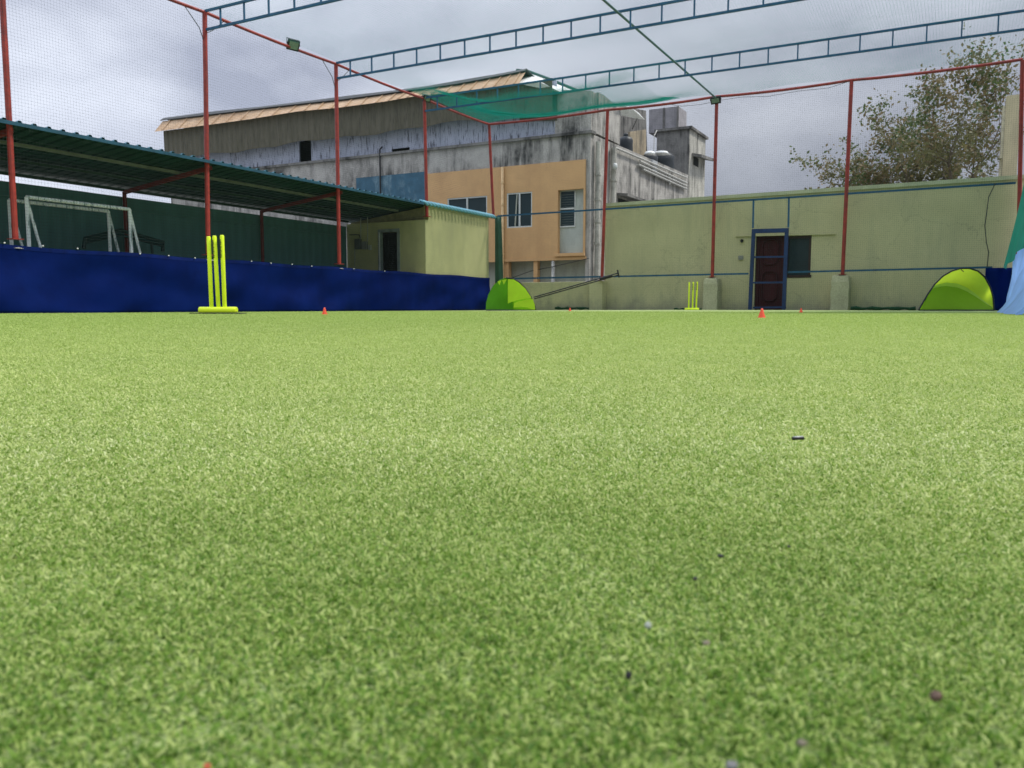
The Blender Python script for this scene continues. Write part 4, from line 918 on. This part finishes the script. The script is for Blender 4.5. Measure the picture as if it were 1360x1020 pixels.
MB().tube([HX(846, 158, XC+.1), HX(840, 171, XC-.6)], .03, 6).build('awning_strut', M['concdark'], fac)
def drum(px, pt, pb, x, r_, label):
    a = HX(px, pb, x); b = HX(px, pt, x); h = b.z-a.z+.5; g = thing('water_tank', a-Vector((0, 0, .5)), label, 'water tank', 'black water tanks on the house roof')
    MB().lathe(a-Vector((0, 0, .5)), [(r_*.97, 0), (r_, h*.1), (r_*.96, h*.3), (r_, h*.5), (r_*.96, h*.7), (r_, h*.85), (r_*.8, h*.95), (r_*.3, h)], 20).build('tank_body', M['drum'], g, smooth=True)
    MB().lathe(a+Vector((0, 0, h-.5)), [(r_*.33, 0), (r_*.33, .08), (r_*.25, .12)], 14).build('lid', M['drum'], g)
drum(831, 181, 203, XC-.6, .30, 'narrow black water tank on the roof below the white awning')
drum(863, 204, 222, XC-.5, .36, 'left squat black water tank with pale lid on the house roof')
drum(878, 203, 228, XC-.7, .62, 'wide black water tank with pale lid beside the stair tower')
for px_, s_, dx, lb in ((863, .24, -.2, 'small pale curved cover on the left squat roof tank'), (878, .36, -.3, 'wide pale curved cover on the tank beside the stair tower')):
    tag(MB().lathe(HX(px_, 203.5, XC+dx), [(s_, -.05), (s_*1.02, -.02), (s_*.8, .06), (s_*.2, .10)], 16).build('tank_cover', M['whitesheet'], smooth=True), lb, 'tank cover', 'pale covers on the roof tanks')
a = HX(869, 219, XC+.1); q = MB(); q.box((a.x-.4, a.y-.2, a.z-.35), (a.x, a.y+.45, a.z+.2)); q.box((a.x+.002, a.y-.12, a.z-.25), (a.x+.012, a.y+.35, a.z+.12))
tag(q.build('roof_cabinet', M['galv'], bevel=.02), 'small pale metal cabinet in front of the black roof tanks', 'cabinet')
# antenna poles by the tower
tag(MB().tube([HX(868, 208, XC-.4), HX(869, 180, XC-.4), HX(872.5, 173, XC-.4)], .02, 6).build('vent_pipe', M['greypipe']), 'bent grey pipe rising between the tank and the stair tower', 'pipe')
# floor slab of the roof terrace so nothing floats
q = MB(); q.box((XL+.1, FY+.3, zl-.35), (XC-.3, yT-.01, zl-.15)); q.build('roof_slab', M['concdark'], fac)
q = MB(); q.box((XL+.1, yT+4, -1), (XC-.4, yT+4.2, zl+1.2)); q.build('rear_wall', M['concdark'], fac)

# cream building edge at the right
a = HY(1337, 127, 3.2); b = HY(1356.5, 127, 3.2)
cb_ = thing('cream_building', (a.x, 3.2, 0), 'narrow cream building corner rising behind the tree at the right', 'building')
q = MB(); q.box((a.x, 3.2, -.2), (b.x, 3.9, a.z)); q.build('wall', mat('cream_plaster', (.48, .43, .28), .85, .1, 2, dirt=(.38, .34, .23), dscale=1), cb_)
q = MB(); q.box((a.x-.07, 3.32, -.2), (a.x-.003, 3.85, a.z-.25)); q.build('side_strip', mat('cream_light', (.58, .55, .42), .85), cb_)

# ------------------------------------------------------------ trees
leafm = []
for nm, c in (('olive_leaf', (.13, .13, .05)), ('brown_leaf', (.19, .15, .07)), ('green_leaf', (.09, .13, .04)), ('pale_leaf', (.24, .23, .13))):
    leafm.append(mat(nm, c, .6, .3, 2, bmp=0, transl=.35))
def tree(base, H, spread, nl, seed, label, leafsize=.085, lean=(0, 0), density=1):
    r = random.Random(seed); base = Vector(base); t = thing('tree', base, label, 'tree')
    q = MB(); tips = []
    def grow(p, d, ln, rad, lev):
        n_ = 4; pts = [p]; rs = [rad]
        for k in range(n_):
            d = (d+Vector((r.gauss(0, .16), r.gauss(0, .16), r.gauss(.05, .10)))).normalized(); p = p+d*ln/n_; pts.append(p); rs.append(rad*(1-.45*(k+1)/n_))
        q.tube(pts, rs, 6 if lev < 3 else 4, cap=False)
        if lev >= 2:
            for k in range(1, n_+1): tips.append((pts[k], lev))
        if lev < 5:
            nb = (4, 4, 3, 3, 2)[lev]
            for i in range(nb):
                k = r.choice([2, 3, 4] if lev else [2, 3, 4, 4]); an = r.uniform(.35, .85); az = r.uniform(0, 2*math.pi)
                o_ = d.orthogonal().normalized(); o_.rotate(Matrix.Rotation(az, 3, d)); nd = (d*math.cos(an)+o_*math.sin(an)*spread).normalized()
                grow(pts[k], nd, ln*r.uniform(.58, .82), rs[k]*.62, lev+1)
    grow(base, Vector((lean[0], lean[1], 1)).normalized(), H*.34, H*.016, 0)
    q.build('trunk', M['bark'], t, smooth=True)
    vs = []; fs = []; mi = []
    deep_ = [p for p, l in tips if l >= 3]
    for i in range(nl):
        p = r.choice(deep_)
        if r.random() > density and noise.noise(p*.8) < -.05: continue
        p = p+Vector((r.gauss(0, .13), r.gauss(0, .13), r.gauss(0, .12)))
        a = Vector((r.gauss(0, 1), r.gauss(0, 1), r.gauss(-.3, .8))).normalized(); b = a.orthogonal().normalized(); b.rotate(Matrix.Rotation(r.uniform(0, 6.28), 3, a))
        s_ = leafsize*r.uniform(.6, 1.4); n0_ = len(vs)
        vs += [p, p+a*s_*.5+b*s_*.28, p+a*s_, p+a*s_*.5-b*s_*.28]; fs.append((n0_, n0_+1, n0_+2, n0_+3))
        mi.append(min(3, int(max(0, (noise.noise(p*.55+Vector((seed, 0, 0)))+.5)*3.2+r.uniform(-.6, .8)))))
    me_o = MB().add(vs, fs).build('crown', leafm, t)
    me_o.data.polygons.foreach_set('material_index', mi)
    return t
def tbase(px, y): p = HY(px, 300, y); return (p.x, y, -.2)
tree(tbase(1215, 9), 9.0, 1.0, 14000, 11, 'sparse olive-brown tree rising behind the tall olive wall', .13, density=.4)
tree(tbase(1335, 8), 10.8, .95, 15000, 5, 'taller thin-topped tree at the right beside the cream building', .12, density=.4)
tree(tbase(1095, 9), 5.6, .9, 4500, 23, 'low small green tree just above the wall beside the red pole', .13, lean=(-.1, 0), density=.5)

# ------------------------------------------------------------ litter on the turf
def pebble(px, py, wpx, hpx, mt, label, cat, name, zz=.008, seed=0):
    p = HZ(px, py+hpx*.4, zz); D_ = (p-EYE).dot(fw); w_ = wpx*D_/FPX; h_ = max(hpx*D_/FPX, w_*.4)
    r = random.Random(seed); q = MB(); vs = []; fs = []; n1, n2 = 6, 9
    for i in range(n1+1):
        for j in range(n2):
            a = math.pi*i/n1; b = 2*math.pi*j/n2; k = 1+r.uniform(-.18, .18)
            vs.append(p+rt0*(math.sin(a)*math.cos(b)*w_/2*k)+Vector((-rt0.y, rt0.x, 0))*(math.sin(a)*math.sin(b)*w_*.4*k)+Vector((0, 0, math.cos(a)*h_/2*k+h_*.15)))
    for i in range(n1):
        for j in range(n2): fs.append((i*n2+j, (i+1)*n2+j, (i+1)*n2+(j+1) % n2, i*n2+(j+1) % n2))
    q.add(vs, fs); tag(q.build(name, mt, org=p, smooth=True), label, cat)
gm = {k: mat('litter_'+k, c, .7, .3, 300, bmp=.3, bscale=400) for k, c in dict(black=(.012, .012, .015), white=(.36, .39, .33), brown=(.10, .06, .04), grey=(.16, .16, .16), pink=(.17, .15, .10), red=(.4, .07, .03)).items()}
pebble(957, 737, 9, 4, gm['black'], 'tiny flat black crumb on the turf right of centre', 'crumb', 'rubber_crumb', seed=1)
pebble(923, 767, 7, 5, gm['black'], 'tiny round black crumb on the turf, left below the flat one', 'crumb', 'rubber_crumb', seed=2)
pebble(861, 828, 9, 10, gm['white'], 'tiny whitish speck on the turf at the lower centre', 'crumb', 'paper_scrap', .010, seed=3)
pebble(938, 852, 11, 7, gm['pink'], 'tiny pale brown bit on the turf beside the whitish speck', 'crumb', 'seed_husk', seed=4)
pebble(835, 894, 9, 12, gm['black'], 'small dark bit sunk in the turf below the whitish speck', 'crumb', 'rubber_crumb', seed=5)
pebble(1243, 921, 17, 14, gm['brown'], 'small brown pebble on the turf at the lower right', 'pebble', 'pebble', .009, seed=6)
pebble(1065, 984, 14, 10, gm['pink'], 'small pinkish pebble on the turf near the bottom edge', 'pebble', 'pebble', .008, seed=7)
pebble(972, 1013, 17, 13, gm['grey'], 'small grey pebble on the turf at the bottom edge', 'pebble', 'pebble', .009, seed=8)
pebble(275, 1016, 10, 7, gm['red'], 'tiny reddish bit on the turf at the bottom left', 'crumb', 'seed_husk', .008, seed=9)
pebble(1048, 725, 6, 3, gm['black'], 'tiniest black crumb on the turf below the black capsule', 'crumb', 'rubber_crumb', .008, seed=10)
p = HZ(1060, 594, .006); D_ = (p-EYE).dot(fw); hw_ = 8.5*D_/FPX; tilt = Vector((-rt0.y, rt0.x, 0))*.0012
g = thing('pen_cap', p, 'small black cylindrical cap with a pale top lying on the turf', 'cap')
rr_ = 2.4*D_/FPX; zc = Vector((0, 0, rr_*1.3+.003))
MB().tube([p-rt0*hw_+zc, p-rt0*hw_*.9+zc, p+rt0*hw_*.9+zc+tilt, p+rt0*hw_+zc+tilt], [rr_*.8, rr_, rr_, rr_*.8], 12).build('cap_body', M['black'], g, smooth=True)
MB().tube([p-rt0*hw_*.8+zc+Vector((0, 0, rr_*.75)), p+rt0*hw_*.85+zc+tilt+Vector((0, 0, rr_*.75))], rr_*.45, 8).build('pale_strip', M['galv'], g, smooth=True)
